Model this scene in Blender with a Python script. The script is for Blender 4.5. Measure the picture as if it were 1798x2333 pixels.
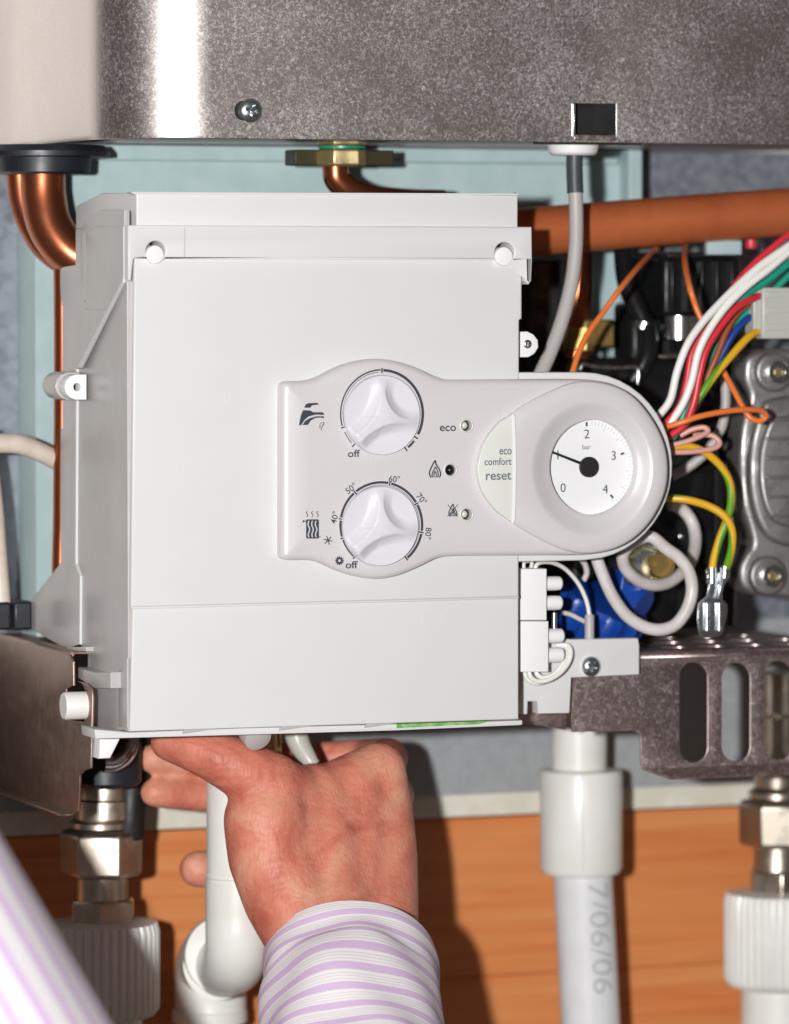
import bpy, bmesh, math, random
import numpy as np
from mathutils import Vector, Matrix
random.seed(7)
R = math.radians
for o in list(bpy.data.objects): bpy.data.objects.remove(o)
SC = bpy.context.scene
COL = SC.collection

# ------------------------------------------------------------------ camera
F_PX, W_PX, H_PX = 10800.0, 1798.0, 2333.0
YAW, PITCH, DIST = R(20.4), R(2.81), 2.6
FWD = Vector((math.sin(YAW)*math.cos(PITCH), math.cos(YAW)*math.cos(PITCH), -math.sin(PITCH)))
RGT = Vector((math.cos(YAW), -math.sin(YAW), 0))
UPV = RGT.cross(FWD)
CAM = -DIST*FWD
cd = bpy.data.cameras.new('camera'); cam = bpy.data.objects.new('camera', cd); COL.objects.link(cam)
cam.location = CAM
cam.rotation_euler = FWD.to_track_quat('-Z', 'Y').to_euler()
cd.sensor_fit = 'VERTICAL'; cd.sensor_height = 36.0; cd.sensor_width = 36.0
cd.lens = F_PX/H_PX*36.0
cd.clip_start = 0.05; cd.clip_end = 50
cd.dof.use_dof = True; cd.dof.focus_distance = DIST + 0.0; cd.dof.aperture_fstop = 5.2
SC.camera = cam

# ------------------------------------------------------------------ light
wd = bpy.data.worlds.new('World'); SC.world = wd; wd.use_nodes = True
bg = wd.node_tree.nodes['Background']
bg.inputs[0].default_value = (0.078, 0.065, 0.062, 1); bg.inputs[1].default_value = 1.0
fl = bpy.data.lights.new('camera_flash', 'POINT'); fo = bpy.data.objects.new('camera_flash', fl); COL.objects.link(fo)
fo.location = CAM - 0.25*RGT + 0.035*UPV
fl.energy = 313; fl.shadow_soft_size = 0.03; fl.color = (1.0, 1.0, 0.995)
vs = SC.view_settings
vs.view_transform = 'Standard'; vs.look = 'None'; vs.exposure = 0.0; vs.gamma = 1.0; vs.use_curve_mapping = False

# ------------------------------------------------------------------ pixel helpers (a pixel is only a direction)
def ray(px, py):
    return FWD + RGT*((px-W_PX/2)/F_PX) - UPV*((py-H_PX/2)/F_PX)
def P(px, py, Y):                       # point where the pixel ray meets the plane Y (mm behind the box front)
    d = ray(px, py); t = (Y*.001-CAM.y)/d.y
    return CAM + d*t
def PX(px, py, X):                      # ... meets the plane X (metres)
    d = ray(px, py); t = (X-CAM.x)/d.x
    return CAM + d*t
def K(Y):                               # metres per pixel at depth Y
    return (DIST + Y*.001*math.cos(YAW))/F_PX

# ------------------------------------------------------------------ materials
def M(name, col, rough=.5, metal=0, col2=None, ns=100, det=4, lo=.4, hi=.6, bump=0, bs=None, bd=.0002,
      rv=0, sss=0, coat=0, stretch=(1,1,1), spots=None, spec=.5, trans=0):
    m = bpy.data.materials.new(name); m.use_nodes = True
    nt = m.node_tree; N = nt.nodes; L = nt.links; b = N['Principled BSDF']
    b.inputs['Base Color'].default_value = (*col, 1); b.inputs['Roughness'].default_value = rough
    b.inputs['Metallic'].default_value = metal; b.inputs['Specular IOR Level'].default_value = spec
    if sss:
        b.inputs['Subsurface Weight'].default_value = sss
        b.inputs['Subsurface Radius'].default_value = (.9, .35, .2); b.inputs['Subsurface Scale'].default_value = .004
    if coat:
        b.inputs['Coat Weight'].default_value = coat; b.inputs['Coat Roughness'].default_value = .15
    if trans: b.inputs['Transmission Weight'].default_value = trans
    tc = N.new('ShaderNodeTexCoord'); mp = N.new('ShaderNodeMapping'); L.new(tc.outputs['Object'], mp.inputs[0])
    mp.inputs['Scale'].default_value = stretch
    last = None
    if col2 or rv:
        n = N.new('ShaderNodeTexNoise'); n.inputs['Scale'].default_value = ns; n.inputs['Detail'].default_value = det
        n.inputs['Roughness'].default_value = .6
        L.new(mp.outputs[0], n.inputs['Vector'])
        r = N.new('ShaderNodeMapRange'); r.inputs[1].default_value = lo; r.inputs[2].default_value = hi
        L.new(n.outputs[0], r.inputs[0])
        if col2:
            mx = N.new('ShaderNodeMix'); mx.data_type = 'RGBA'
            mx.inputs[6].default_value = (*col, 1); mx.inputs[7].default_value = (*col2, 1)
            L.new(r.outputs[0], mx.inputs[0]); L.new(mx.outputs[2], b.inputs['Base Color']); last = mx
        if rv:
            rr = N.new('ShaderNodeMapRange'); rr.inputs[3].default_value = rough; rr.inputs[4].default_value = rough+rv
            L.new(r.outputs[0], rr.inputs[0]); L.new(rr.outputs[0], b.inputs['Roughness'])
    if spots:                           # small dirt marks with a shape of their own
        sc, thr, scol = spots
        n2 = N.new('ShaderNodeTexNoise'); n2.inputs['Scale'].default_value = sc; n2.inputs['Detail'].default_value = 5
        L.new(tc.outputs['Object'], n2.inputs['Vector'])
        r2 = N.new('ShaderNodeMapRange'); r2.inputs[1].default_value = thr; r2.inputs[2].default_value = thr+.08
        L.new(n2.outputs[0], r2.inputs[0])
        mx2 = N.new('ShaderNodeMix'); mx2.data_type = 'RGBA'
        if last: L.new(last.outputs[2], mx2.inputs[6])
        else: mx2.inputs[6].default_value = (*col, 1)
        mx2.inputs[7].default_value = (*scol, 1)
        L.new(r2.outputs[0], mx2.inputs[0]); L.new(mx2.outputs[2], b.inputs['Base Color'])
    if bump:
        n3 = N.new('ShaderNodeTexNoise'); n3.inputs['Scale'].default_value = bs or ns; n3.inputs['Detail'].default_value = 4
        L.new(mp.outputs[0], n3.inputs['Vector'])
        bp = N.new('ShaderNodeBump'); bp.inputs['Strength'].default_value = bump; bp.inputs['Distance'].default_value = bd
        L.new(n3.outputs[0], bp.inputs['Height']); L.new(bp.outputs[0], b.inputs['Normal'])
    return m

MT = {}
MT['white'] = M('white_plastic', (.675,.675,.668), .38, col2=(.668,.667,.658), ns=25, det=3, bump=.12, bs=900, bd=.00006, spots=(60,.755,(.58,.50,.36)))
MT['white_shaded'] = M('white_plastic_shaded', (.50,.478,.465), .30, col2=(.46,.435,.42), ns=22, det=4, bump=.15, bs=700, bd=.00008, spots=(90,.75,(.5,.42,.33)))  # white plastic darkened: the side faces' shade is put into the colour
MT['clean'] = M('clean_white_plastic', (.84,.84,.835), .4, bump=.08, bs=600, bd=.00005)
MT['fascia'] = M('pearl_fascia', (.65,.612,.622), .38, metal=.10, col2=(.70,.665,.675), ns=2500, det=2, lo=.35, hi=.65, spots=(70,.75,(.5,.36,.2)))
MT['knob'] = M('knob_plastic', (.71,.69,.73), .3, coat=.2, spots=(110,.74,(.62,.42,.25)))
MT['cream'] = M('cream_button', (.70,.71,.665), .35)
MT['ink'] = M('dark_print', (.035,.045,.06), .5)
MT['inkgrey'] = M('grey_print', (.16,.18,.205), .5)
MT['paleprint'] = M('pale_print', (.46,.465,.48), .5)
MT['dial'] = M('dial_white', (.88,.88,.885), .5)
MT['black'] = M('black_plastic', (.008,.0075,.0075), .45, rv=.2, ns=60)
MT['blackg'] = M('black_gloss', (.007,.007,.008), .25, rv=.2, ns=40, bump=.2, bs=120, bd=.0004, spec=.35)
MT['rubber'] = M('black_rubber', (.012,.014,.02), .4, rv=.15, ns=50)
MT['copperdull'] = M('dull_copper', (.68,.19,.066), .38, .45, col2=(.52,.12,.04), ns=28, det=6, lo=.38, hi=.68, rv=.12, spots=(60,.72,(.2,.08,.04)))
MT['copper'] = M('copper', (.40,.125,.055), .26, .9, col2=(.27,.075,.035), ns=28, det=6, lo=.38, hi=.68, rv=.18, spots=(60,.70,(.22,.09,.05)))
MT['nickel'] = M('nickel', (.62,.56,.47), .30, 1, col2=(.50,.44,.36), ns=90, det=5, rv=.12, bump=.15, bs=500, bd=.0001)
MT['chrome'] = M('chrome', (.68,.70,.71), .16, 1)
MT['zinc'] = M('zinc_screw', (.62,.66,.68), .22, 1, rv=.1, ns=200)
MT['brass'] = M('brass', (.78,.64,.33), .28, .9, rv=.15, ns=90)
MT['brassblack'] = M('dark_brass', (.055,.045,.02), .5, .5)  # even near-black olive tone
MT['brassdark'] = M('dull_brass', (.32,.22,.07), .4, .8, rv=.2, ns=90)
MT['alu'] = M('cast_aluminium', (.40,.39,.38), .36, .85, col2=(.31,.30,.29), ns=80, rv=.2, bump=.5, bs=700, bd=.0003)
MT['teal'] = M('pale_teal_paint', (.43,.545,.55), .5, col2=(.38,.495,.505), ns=30, det=5, bump=.1, bs=300)
MT['greyplate'] = M('grey_plate', (.31,.325,.335), .5, .1, col2=(.34,.355,.365), ns=150, det=4, rv=.1, spots=(38,.78,(.6,.62,.66)))
MT['bluezinc'] = M('bluish_zinc_sheet', (.20,.225,.265), .38, .45, col2=(.27,.295,.33), ns=130, det=5, rv=.15, spots=(30,.74,(.62,.66,.70)))
MT['backgrey'] = M('galvanised_back', (.33,.345,.37), .42, .6, col2=(.24,.25,.27), ns=60)
MT['trim'] = M('cream_trim', (.72,.70,.615), .55, col2=(.63,.60,.50), ns=40, det=5, spots=(120,.70,(.30,.26,.17)))
MT['wall'] = M('white_wall', (.82,.80,.76), .8)
MT['pvc'] = M('white_pvc', (.79,.785,.75), .33, col2=(.75,.74,.69), ns=30, spots=(45,.76,(.60,.53,.33)))
MT['pvcgrey'] = M('white_pvc_pipe', (.74,.745,.755), .33, col2=(.69,.695,.70), ns=30)
MT['pcloth'] = None
MT['grey'] = M('grey_sheath', (.44,.415,.40), .45)
MT['creamcable'] = M('cream_sheath', (.68,.60,.52), .45, col2=(.60,.50,.42), ns=60)
MT['whitewire'] = M('white_wire', (.82,.80,.76), .35)
MT['loopwire'] = M('offwhite_sheath', (.66,.62,.61), .35, col2=(.58,.53,.51), ns=60)
MT['redwire'] = M('red_wire', (.66,.03,.045), .35)
MT['greenwire'] = M('green_wire', (.01,.30,.20), .35)
MT['orangewire'] = M('orange_wire', (.78,.19,.04), .35)
MT['brownwire'] = M('brown_wire', (.30,.07,.025), .35)
MT['bluewire'] = M('blue_wire', (.01,.045,.25), .35)
MT['pinkwire'] = M('pinkish_wire', (.66,.33,.27), .4)
MT['blue'] = M('blue_plastic', (.005,.05,.30), .35)
MT['nylon'] = M('nylon', (.62,.62,.56), .35, trans=.25)
MT['darkgrey'] = M('dark_grey_sleeve', (.055,.06,.07), .45)
MT['greentape'] = M('green_print', (.10,.36,.05), .5, col2=(.30,.5,.2), ns=300)
MT['led'] = M('led_lens', (.62,.66,.55), .3)

def galv(name, dark, light, rough, ns=420, fl=.32, rt=(1,1,1)):
    m = bpy.data.materials.new(name); m.use_nodes = True
    nt = m.node_tree; N = nt.nodes; L = nt.links; b = N['Principled BSDF']
    tc = N.new('ShaderNodeTexCoord'); mp = N.new('ShaderNodeMapping'); mp.inputs['Scale'].default_value = rt
    L.new(tc.outputs['Object'], mp.inputs[0])
    n = N.new('ShaderNodeTexNoise'); n.inputs['Scale'].default_value = ns; n.inputs['Detail'].default_value = 5
    n.inputs['Roughness'].default_value = .62; n.inputs['Distortion'].default_value = 1.2
    L.new(mp.outputs[0], n.inputs['Vector'])
    big = N.new('ShaderNodeTexNoise'); big.inputs['Scale'].default_value = 22; big.inputs['Detail'].default_value = 4
    L.new(mp.outputs[0], big.inputs['Vector'])
    ad = N.new('ShaderNodeMath'); ad.operation = 'MULTIPLY_ADD'; ad.inputs[1].default_value = .30
    L.new(big.outputs[0], ad.inputs[0]); L.new(n.outputs[0], ad.inputs[2])
    r = N.new('ShaderNodeMapRange'); r.inputs[1].default_value = .54; r.inputs[2].default_value = .98; r.interpolation_type = 'SMOOTHSTEP'
    L.new(ad.outputs[0], r.inputs[0])
    mx = N.new('ShaderNodeMix'); mx.data_type = 'RGBA'; mx.inputs[6].default_value = (*dark,1); mx.inputs[7].default_value = (*light,1)
    L.new(r.outputs[0], mx.inputs[0]); L.new(mx.outputs[2], b.inputs['Base Color'])
    me = N.new('ShaderNodeMapRange'); me.inputs[3].default_value = 1.0; me.inputs[4].default_value = 1.0-fl
    L.new(r.outputs[0], me.inputs[0]); L.new(me.outputs[0], b.inputs['Metallic'])
    ro = N.new('ShaderNodeMapRange'); ro.inputs[3].default_value = rough; ro.inputs[4].default_value = rough+.16
    L.new(r.outputs[0], ro.inputs[0]); L.new(ro.outputs[0], b.inputs['Roughness'])
    return m
MT['galv'] = galv('galvanised_sheet', (.68,.60,.575), (.88,.85,.84), .34, ns=600, fl=.28)
MT['galv2'] = galv('galvanised_bracket', (.54,.42,.40), (.76,.69,.68), .36, ns=420, fl=.18)
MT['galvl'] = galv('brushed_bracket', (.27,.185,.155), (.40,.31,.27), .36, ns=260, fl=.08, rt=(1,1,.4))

def wood():
    m = bpy.data.materials.new('orange_wood'); m.use_nodes = True
    nt = m.node_tree; N = nt.nodes; L = nt.links; b = N['Principled BSDF']; b.inputs['Roughness'].default_value = .42
    tc = N.new('ShaderNodeTexCoord'); mp = N.new('ShaderNodeMapping'); mp.inputs['Scale'].default_value = (2.2, 1, 60)
    L.new(tc.outputs['Object'], mp.inputs[0])
    n = N.new('ShaderNodeTexNoise'); n.inputs['Scale'].default_value = 1.6; n.inputs['Detail'].default_value = 6; n.inputs['Distortion'].default_value = .3
    L.new(mp.outputs[0], n.inputs['Vector'])
    cr = N.new('ShaderNodeValToRGB'); e = cr.color_ramp.elements
    e[0].position = .30; e[0].color = (.63,.19,.055,1); e[1].position = .72; e[1].color = (.74,.30,.11,1)
    x = e.new(.5); x.color = (.69,.25,.08,1)
    L.new(n.outputs[0], cr.inputs[0])
    mp2 = N.new('ShaderNodeMapping'); mp2.inputs['Scale'].default_value = (14,1,500); L.new(tc.outputs['Object'], mp2.inputs[0])
    n2 = N.new('ShaderNodeTexNoise'); n2.inputs['Scale'].default_value = 1.5; n2.inputs['Detail'].default_value = 3
    L.new(mp2.outputs[0], n2.inputs['Vector'])
    mx = N.new('ShaderNodeMix'); mx.data_type = 'RGBA'; mx.blend_type = 'MULTIPLY'; mx.inputs[0].default_value = .22
    L.new(cr.outputs[0], mx.inputs[6]); L.new(n2.outputs[0], mx.inputs[7])
    L.new(mx.outputs[2], b.inputs['Base Color'])
    return m
MT['wood'] = wood()

def skin():
    m = bpy.data.materials.new('skin'); m.use_nodes = True
    nt = m.node_tree; N = nt.nodes; L = nt.links; b = N['Principled BSDF']; b.inputs['Roughness'].default_value = .5
    b.inputs['Specular IOR Level'].default_value = .35
    b.inputs['Subsurface Weight'].default_value = .25; b.inputs['Subsurface Radius'].default_value = (.9,.3,.15); b.inputs['Subsurface Scale'].default_value = .003
    tc = N.new('ShaderNodeTexCoord')
    n = N.new('ShaderNodeTexNoise'); n.inputs['Scale'].default_value = 24; n.inputs['Detail'].default_value = 8; n.inputs['Roughness'].default_value = .62; n.inputs['Distortion'].default_value = .8
    L.new(tc.outputs['Object'], n.inputs['Vector'])
    cr = N.new('ShaderNodeValToRGB'); e = cr.color_ramp.elements
    e[0].position = .32; e[0].color = (.46,.12,.08,1); e[1].position = .70; e[1].color = (.70,.37,.25,1)
    x = e.new(.5); x.color = (.64,.23,.155,1)
    L.new(n.outputs[0], cr.inputs[0])
    f = N.new('ShaderNodeTexNoise'); f.inputs['Scale'].default_value = 420; f.inputs['Detail'].default_value = 3
    mpf = N.new('ShaderNodeMapping'); mpf.inputs['Rotation'].default_value = (0, R(-28), 0); mpf.inputs['Scale'].default_value = (1,1,.28)
    L.new(tc.outputs['Object'], mpf.inputs[0]); L.new(mpf.outputs[0], f.inputs['Vector'])
    mx = N.new('ShaderNodeMix'); mx.data_type = 'RGBA'; mx.blend_type = 'OVERLAY'; mx.inputs[0].default_value = .16
    L.new(cr.outputs[0], mx.inputs[6]); L.new(f.outputs[0], mx.inputs[7]); L.new(mx.outputs[2], b.inputs['Base Color'])
    v = N.new('ShaderNodeTexVoronoi'); v.inputs['Scale'].default_value = 650
    L.new(mpf.outputs[0], v.inputs['Vector'])
    wv = N.new('ShaderNodeTexNoise'); wv.inputs['Scale'].default_value = 75; wv.inputs['Detail'].default_value = 4
    L.new(mpf.outputs[0], wv.inputs['Vector'])
    ad = N.new('ShaderNodeMath'); ad.operation = 'MULTIPLY_ADD'; ad.inputs[1].default_value = .25
    L.new(v.outputs['Distance'], ad.inputs[0]); L.new(wv.outputs[0], ad.inputs[2])
    wt = N.new('ShaderNodeTexWave'); wt.bands_direction = 'Z'; wt.inputs['Scale'].default_value = 75; wt.inputs['Distortion'].default_value = 9
    wt.inputs['Detail'].default_value = 3; wt.inputs['Detail Scale'].default_value = 1.5
    L.new(tc.outputs['Object'], wt.inputs['Vector'])
    ad2 = N.new('ShaderNodeMath'); ad2.operation = 'MULTIPLY_ADD'; ad2.inputs[1].default_value = .16
    L.new(wt.outputs['Fac'], ad2.inputs[0]); L.new(ad.outputs[0], ad2.inputs[2]); ad = ad2
    bp = N.new('ShaderNodeBump'); bp.inputs['Strength'].default_value = .7; bp.inputs['Distance'].default_value = .0009
    L.new(ad.outputs[0], bp.inputs['Height']); L.new(bp.outputs[0], b.inputs['Normal'])
    return m
MT['skin'] = skin()

def stripes(name, axis, pitch, phase=0.0, soft=False):
    m = bpy.data.materials.new(name); m.use_nodes = True
    nt = m.node_tree; N = nt.nodes; L = nt.links; b = N['Principled BSDF']; b.inputs['Roughness'].default_value = .85
    b.inputs['Specular IOR Level'].default_value = .15
    uv = N.new('ShaderNodeUVMap'); sx = N.new('ShaderNodeSeparateXYZ'); L.new(uv.outputs[0], sx.inputs[0])
    dv = N.new('ShaderNodeMath'); dv.operation = 'MULTIPLY_ADD'; dv.inputs[1].default_value = 1/pitch; dv.inputs[2].default_value = phase
    L.new(sx.outputs[axis], dv.inputs[0])
    fr = N.new('ShaderNodeMath'); fr.operation = 'FRACT'; L.new(dv.outputs[0], fr.inputs[0])
    cr = N.new('ShaderNodeValToRGB'); e = cr.color_ramp.elements
    lil = (.68,.51,.72,1); wh = (.86,.83,.84,1); gr = (.73,.67,.67,1)
    stops = [(0,lil),(.34,lil),(.38,wh),(.50,wh),(.52,gr),(.56,gr),(.58,wh),(.64,wh),(.66,gr),(.70,gr),(.72,wh),(.80,wh),(.82,gr),(.86,gr),(.88,wh),(.95,wh),(.99,lil)]
    e[0].position = stops[0][0]; e[0].color = stops[0][1]; e[1].position = stops[-1][0]; e[1].color = stops[-1][1]
    for p, c in stops[1:-1]:
        x = e.new(p); x.color = c
    L.new(fr.outputs[0], cr.inputs[0])
    tc = N.new('ShaderNodeTexCoord')
    w = N.new('ShaderNodeTexNoise'); w.inputs['Scale'].default_value = 1400; w.inputs['Detail'].default_value = 2
    L.new(tc.outputs['Object'], w.inputs['Vector'])
    mx = N.new('ShaderNodeMix'); mx.data_type = 'RGBA'; mx.blend_type = 'OVERLAY'; mx.inputs[0].default_value = .18
    L.new(cr.outputs[0], mx.inputs[6]); L.new(w.outputs[0], mx.inputs[7]); L.new(mx.outputs[2], b.inputs['Base Color'])
    bp = N.new('ShaderNodeBump'); bp.inputs['Strength'].default_value = .25; bp.inputs['Distance'].default_value = .0004
    L.new(w.outputs[0], bp.inputs['Height']); L.new(bp.outputs[0], b.inputs['Normal'])
    return m
MT['sleeve'] = stripes('striped_shirt', 1, .0112, .52)
MT['sleeve2'] = stripes('striped_shirt_lengthwise', 0, .0145, .3)

def earth():
    m = bpy.data.materials.new('green_yellow_wire'); m.use_nodes = True
    nt = m.node_tree; N = nt.nodes; L = nt.links; b = N['Principled BSDF']; b.inputs['Roughness'].default_value = .35
    uv = N.new('ShaderNodeUVMap'); sx = N.new('ShaderNodeSeparateXYZ'); L.new(uv.outputs[0], sx.inputs[0])
    a = N.new('ShaderNodeMath'); a.operation = 'MULTIPLY'; a.inputs[1].default_value = 1.1; L.new(sx.outputs[1], a.inputs[0])
    s = N.new('ShaderNodeMath'); s.operation = 'ADD'; L.new(sx.outputs[0], s.inputs[0]); L.new(a.outputs[0], s.inputs[1])
    fr = N.new('ShaderNodeMath'); fr.operation = 'FRACT'; L.new(s.outputs[0], fr.inputs[0])
    g = N.new('ShaderNodeMath'); g.operation = 'GREATER_THAN'; g.inputs[1].default_value = .62; L.new(fr.outputs[0], g.inputs[0])
    mx = N.new('ShaderNodeMix'); mx.data_type = 'RGBA'; mx.inputs[6].default_value = (.74,.40,.015,1); mx.inputs[7].default_value = (.12,.33,.015,1)
    L.new(g.outputs[0], mx.inputs[0]); L.new(mx.outputs[2], b.inputs['Base Color'])
    return m
MT['earth'] = earth()

def glass():
    m = bpy.data.materials.new('gauge_glass'); m.use_nodes = True
    nt = m.node_tree; N = nt.nodes; L = nt.links; out = N['Material Output']
    N.remove(N['Principled BSDF'])
    t = N.new('ShaderNodeBsdfTransparent'); g = N.new('ShaderNodeBsdfGlossy'); g.inputs['Roughness'].default_value = .05
    mx = N.new('ShaderNodeMixShader'); mx.inputs[0].default_value = .03
    L.new(t.outputs[0], mx.inputs[1]); L.new(g.outputs[0], mx.inputs[2]); L.new(mx.outputs[0], out.inputs[0])
    return m
MT['glass'] = glass()

# ------------------------------------------------------------------ object helpers
def wloc(o):
    v = Vector(o.location)
    while o.parent: o = o.parent; v += o.location
    return v
def thing(name, label, cat, at, group=None):
    o = bpy.data.objects.new(name, None); COL.objects.link(o)
    o.empty_display_size = .01; o.location = at; o['label'] = label; o['category'] = cat
    if group: o['group'] = group
    return o
def tag(o, label, cat, group=None):
    o['label'] = label; o['category'] = cat
    if group: o['group'] = group
    return o
def mesh_obj(name, me, mat, parent=None, smooth=40, bevel=0, seg=2):
    """me has world-space vertices; the origin moves to the base of the piece"""
    n = len(me.vertices); co = np.empty(n*3); me.vertices.foreach_get('co', co); co = co.reshape(-1,3)
    org = np.array([(co[:,0].min()+co[:,0].max())/2, (co[:,1].min()+co[:,1].max())/2, co[:,2].min()])
    me.vertices.foreach_set('co', (co-org).ravel())
    if smooth is not None:
        me.polygons.foreach_set('use_smooth', [True]*len(me.polygons))
        me.set_sharp_from_angle(angle=R(smooth))
    me.update()
    me.materials.clear(); me.materials.append(MT[mat] if isinstance(mat, str) else mat)
    o = bpy.data.objects.new(name, me); COL.objects.link(o)
    v = Vector(org)
    if parent: o.parent = parent; v -= wloc(parent)
    o.location = v
    if bevel:
        b = o.modifiers.new('Bevel', 'BEVEL'); b.width = bevel*.001; b.segments = seg; b.limit_method = 'ANGLE'; b.angle_limit = R(35)
    return o
def raw(name, verts, faces, mat, parent=None, smooth=40, bevel=0, seg=2, uv=None):
    me = bpy.data.meshes.new(name); me.from_pydata([tuple(v) for v in verts], [], faces)
    if uv:
        ul = me.uv_layers.new(name='UVMap')
        k = 0
        for f in uv:
            for c in f: ul.data[k].uv = c; k += 1
    return mesh_obj(name, me, mat, parent, smooth, bevel, seg)
def fixn(me):
    bm = bmesh.new(); bm.from_mesh(me); bmesh.ops.recalc_face_normals(bm, faces=bm.faces); bm.to_mesh(me); bm.free()

def from_curve(cu):
    o = bpy.data.objects.new('tmp', cu); COL.objects.link(o)
    bpy.context.view_layer.update()
    dg = bpy.context.evaluated_depsgraph_get()
    me = bpy.data.meshes.new_from_object(o.evaluated_get(dg), depsgraph=dg)
    bpy.data.objects.remove(o); bpy.data.curves.remove(cu)
    return me
def flat(loops, thick, bevel=0, res=2):
    """2D loops (first outer, rest holes) in local x,y -> solid, front face at z=0, back at z=-thick"""
    cu = bpy.data.curves.new('c', 'CURVE'); cu.dimensions = '2D'; cu.fill_mode = 'BOTH'
    bevel = min(bevel, thick*.49)
    cu.extrude = max(thick/2-bevel, 1e-7); cu.bevel_depth = bevel; cu.bevel_resolution = res; cu.offset = -bevel if bevel else 0
    for lp in loops:
        s = cu.splines.new('POLY'); s.points.add(len(lp)-1)
        for p, q in zip(s.points, lp): p.co = (q[0], q[1], 0, 1)
        s.use_cyclic_u = True
    me = from_curve(cu)
    for v in me.vertices: v.co.z -= thick/2
    bm = bmesh.new(); bm.from_mesh(me); bmesh.ops.remove_doubles(bm, verts=bm.verts, dist=2e-6); bm.to_mesh(me); bm.free()
    return me
def crom(pts, n=6, closed=False):
    pts = [np.array(p, float) for p in pts]; out = []; N = len(pts)
    rng = range(N) if closed else range(N-1)
    for i in rng:
        if closed: a, b, c, d = pts[i-1], pts[i], pts[(i+1)%N], pts[(i+2)%N]
        else: a, b, c, d = pts[max(i-1,0)], pts[i], pts[i+1], pts[min(i+2,N-1)]
        for k in range(n):
            t = k/n
            out.append(.5*((2*b)+(-a+c)*t+(2*a-5*b+4*c-d)*t*t+(-a+3*b-3*c+d)*t**3))
    if not closed: out.append(pts[-1])
    return out
def circ(cx, cy, rx, ry=None, n=40):
    ry = rx if ry is None else ry
    return [(cx+rx*math.cos(2*math.pi*i/n), cy-ry*math.sin(2*math.pi*i/n)) for i in range(n)]
def fplate(name, loops, Y0, Y1, mat, parent=None, bevel=.4, res=2, smooth=35):
    """plate parallel to the boiler front; loops traced at its front plane Y0 (mm), solid back to Y1"""
    L2 = [[(P(x,y,Y0).x, P(x,y,Y0).z) for x, y in lp] for lp in loops]
    me = flat(L2, (Y1-Y0)*.001, bevel*.001, res)
    for v in me.vertices: x, y, z = v.co; v.co = (x, Y0*.001-z, y)
    return mesh_obj(name, me, mat, parent, smooth)
def splate(name, loops, X, thick, mat, parent=None, bevel=.4, res=2, smooth=35, ymin=.0034):
    """plate facing left (plane X, metres), solid to X+thick (mm)"""
    L2 = [[(-max(PX(x,y,X).y, ymin), PX(x,y,X).z) for x, y in lp] for lp in loops]
    me = flat(L2, thick*.001, bevel*.001, res)
    for v in me.vertices: x, y, z = v.co; v.co = (X-z, -x, y)
    return mesh_obj(name, me, mat, parent, smooth)
def tube_mesh(pts, rad, seg=14, n=7, cap=True, curve=True):
    c = crom(pts, n) if curve else [np.array(p, float) for p in pts]
    c = [Vector(p) for p in c]
    if isinstance(rad, (list, tuple)):
        rr = [float(x[0]) for x in crom([(r,) for r in rad], n)] if curve else list(rad)
    else: rr = [rad]*len(c)
    T = [(c[min(i+1,len(c)-1)]-c[max(i-1,0)]).normalized() for i in range(len(c))]
    ref = Vector((0,-1,0))
    if abs(T[0].dot(ref)) > .9: ref = Vector((1,0,0))
    nrm = (ref - T[0]*ref.dot(T[0])).normalized()
    V = []; Fc = []; U = []; ln = 0; lens = []
    for i, p in enumerate(c):
        if i:
            ln += (p-c[i-1]).length
            nrm = (nrm - T[i]*nrm.dot(T[i])).normalized()
        lens.append(ln); bi = T[i].cross(nrm)
        for k in range(seg):
            a = 2*math.pi*k/seg
            V.append(p + (nrm*math.cos(a)+bi*math.sin(a))*rr[i])
    for i in range(len(c)-1):
        for k in range(seg):
            k2 = (k+1)%seg
            Fc.append((i*seg+k, i*seg+k2, (i+1)*seg+k2, (i+1)*seg+k))
            u0, u1 = k/seg, (k+1)/seg
            U.append(((u0,lens[i]*10),(u1,lens[i]*10),(u1,lens[i+1]*10),(u0,lens[i+1]*10)))
    if cap:
        Fc.append(tuple(reversed(range(seg)))); U.append([(0,0)]*seg)
        m = (len(c)-1)*seg
        Fc.append(tuple(range(m, m+seg))); U.append([(0,0)]*seg)
    return V, Fc, U
def tube(name, pts, rad_mm, mat, parent=None, seg=14, n=7, curve=True):
    """pts: (px,py,Y)"""
    w = [P(*p) for p in pts]
    rad = [r*.001 for r in rad_mm] if isinstance(rad_mm, (list,tuple)) else rad_mm*.001
    V, Fc, U = tube_mesh(w, rad, seg, n, True, curve)
    return raw(name, V, Fc, mat, parent, 50, uv=U)
def lathe(name, base, axis, prof, mat, parent=None, seg=40, rib=None, smooth=35, bevel=0, rot=0):
    """prof: (r_mm, h_mm) along axis from base; rib(a, r, h)->r"""
    axis = Vector(axis).normalized(); ref = Vector((0,0,1)) if abs(axis.z) < .8 else Vector((1,0,0))
    u = (ref-axis*ref.dot(axis)).normalized(); w = axis.cross(u)
    V = []; Fc = []
    for r, h in prof:
        for k in range(seg):
            a = 2*math.pi*k/seg + rot
            q = rib(a, r, h) if rib else r
            V.append(base + axis*(h*.001) + (u*math.cos(a)+w*math.sin(a))*(q*.001))
    for i in range(len(prof)-1):
        for k in range(seg):
            k2 = (k+1)%seg; Fc.append((i*seg+k, i*seg+k2, (i+1)*seg+k2, (i+1)*seg+k))
    Fc.append(tuple(reversed(range(seg)))); m = (len(prof)-1)*seg; Fc.append(tuple(range(m, m+seg)))
    return raw(name, V, Fc, mat, parent, smooth, bevel)
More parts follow.
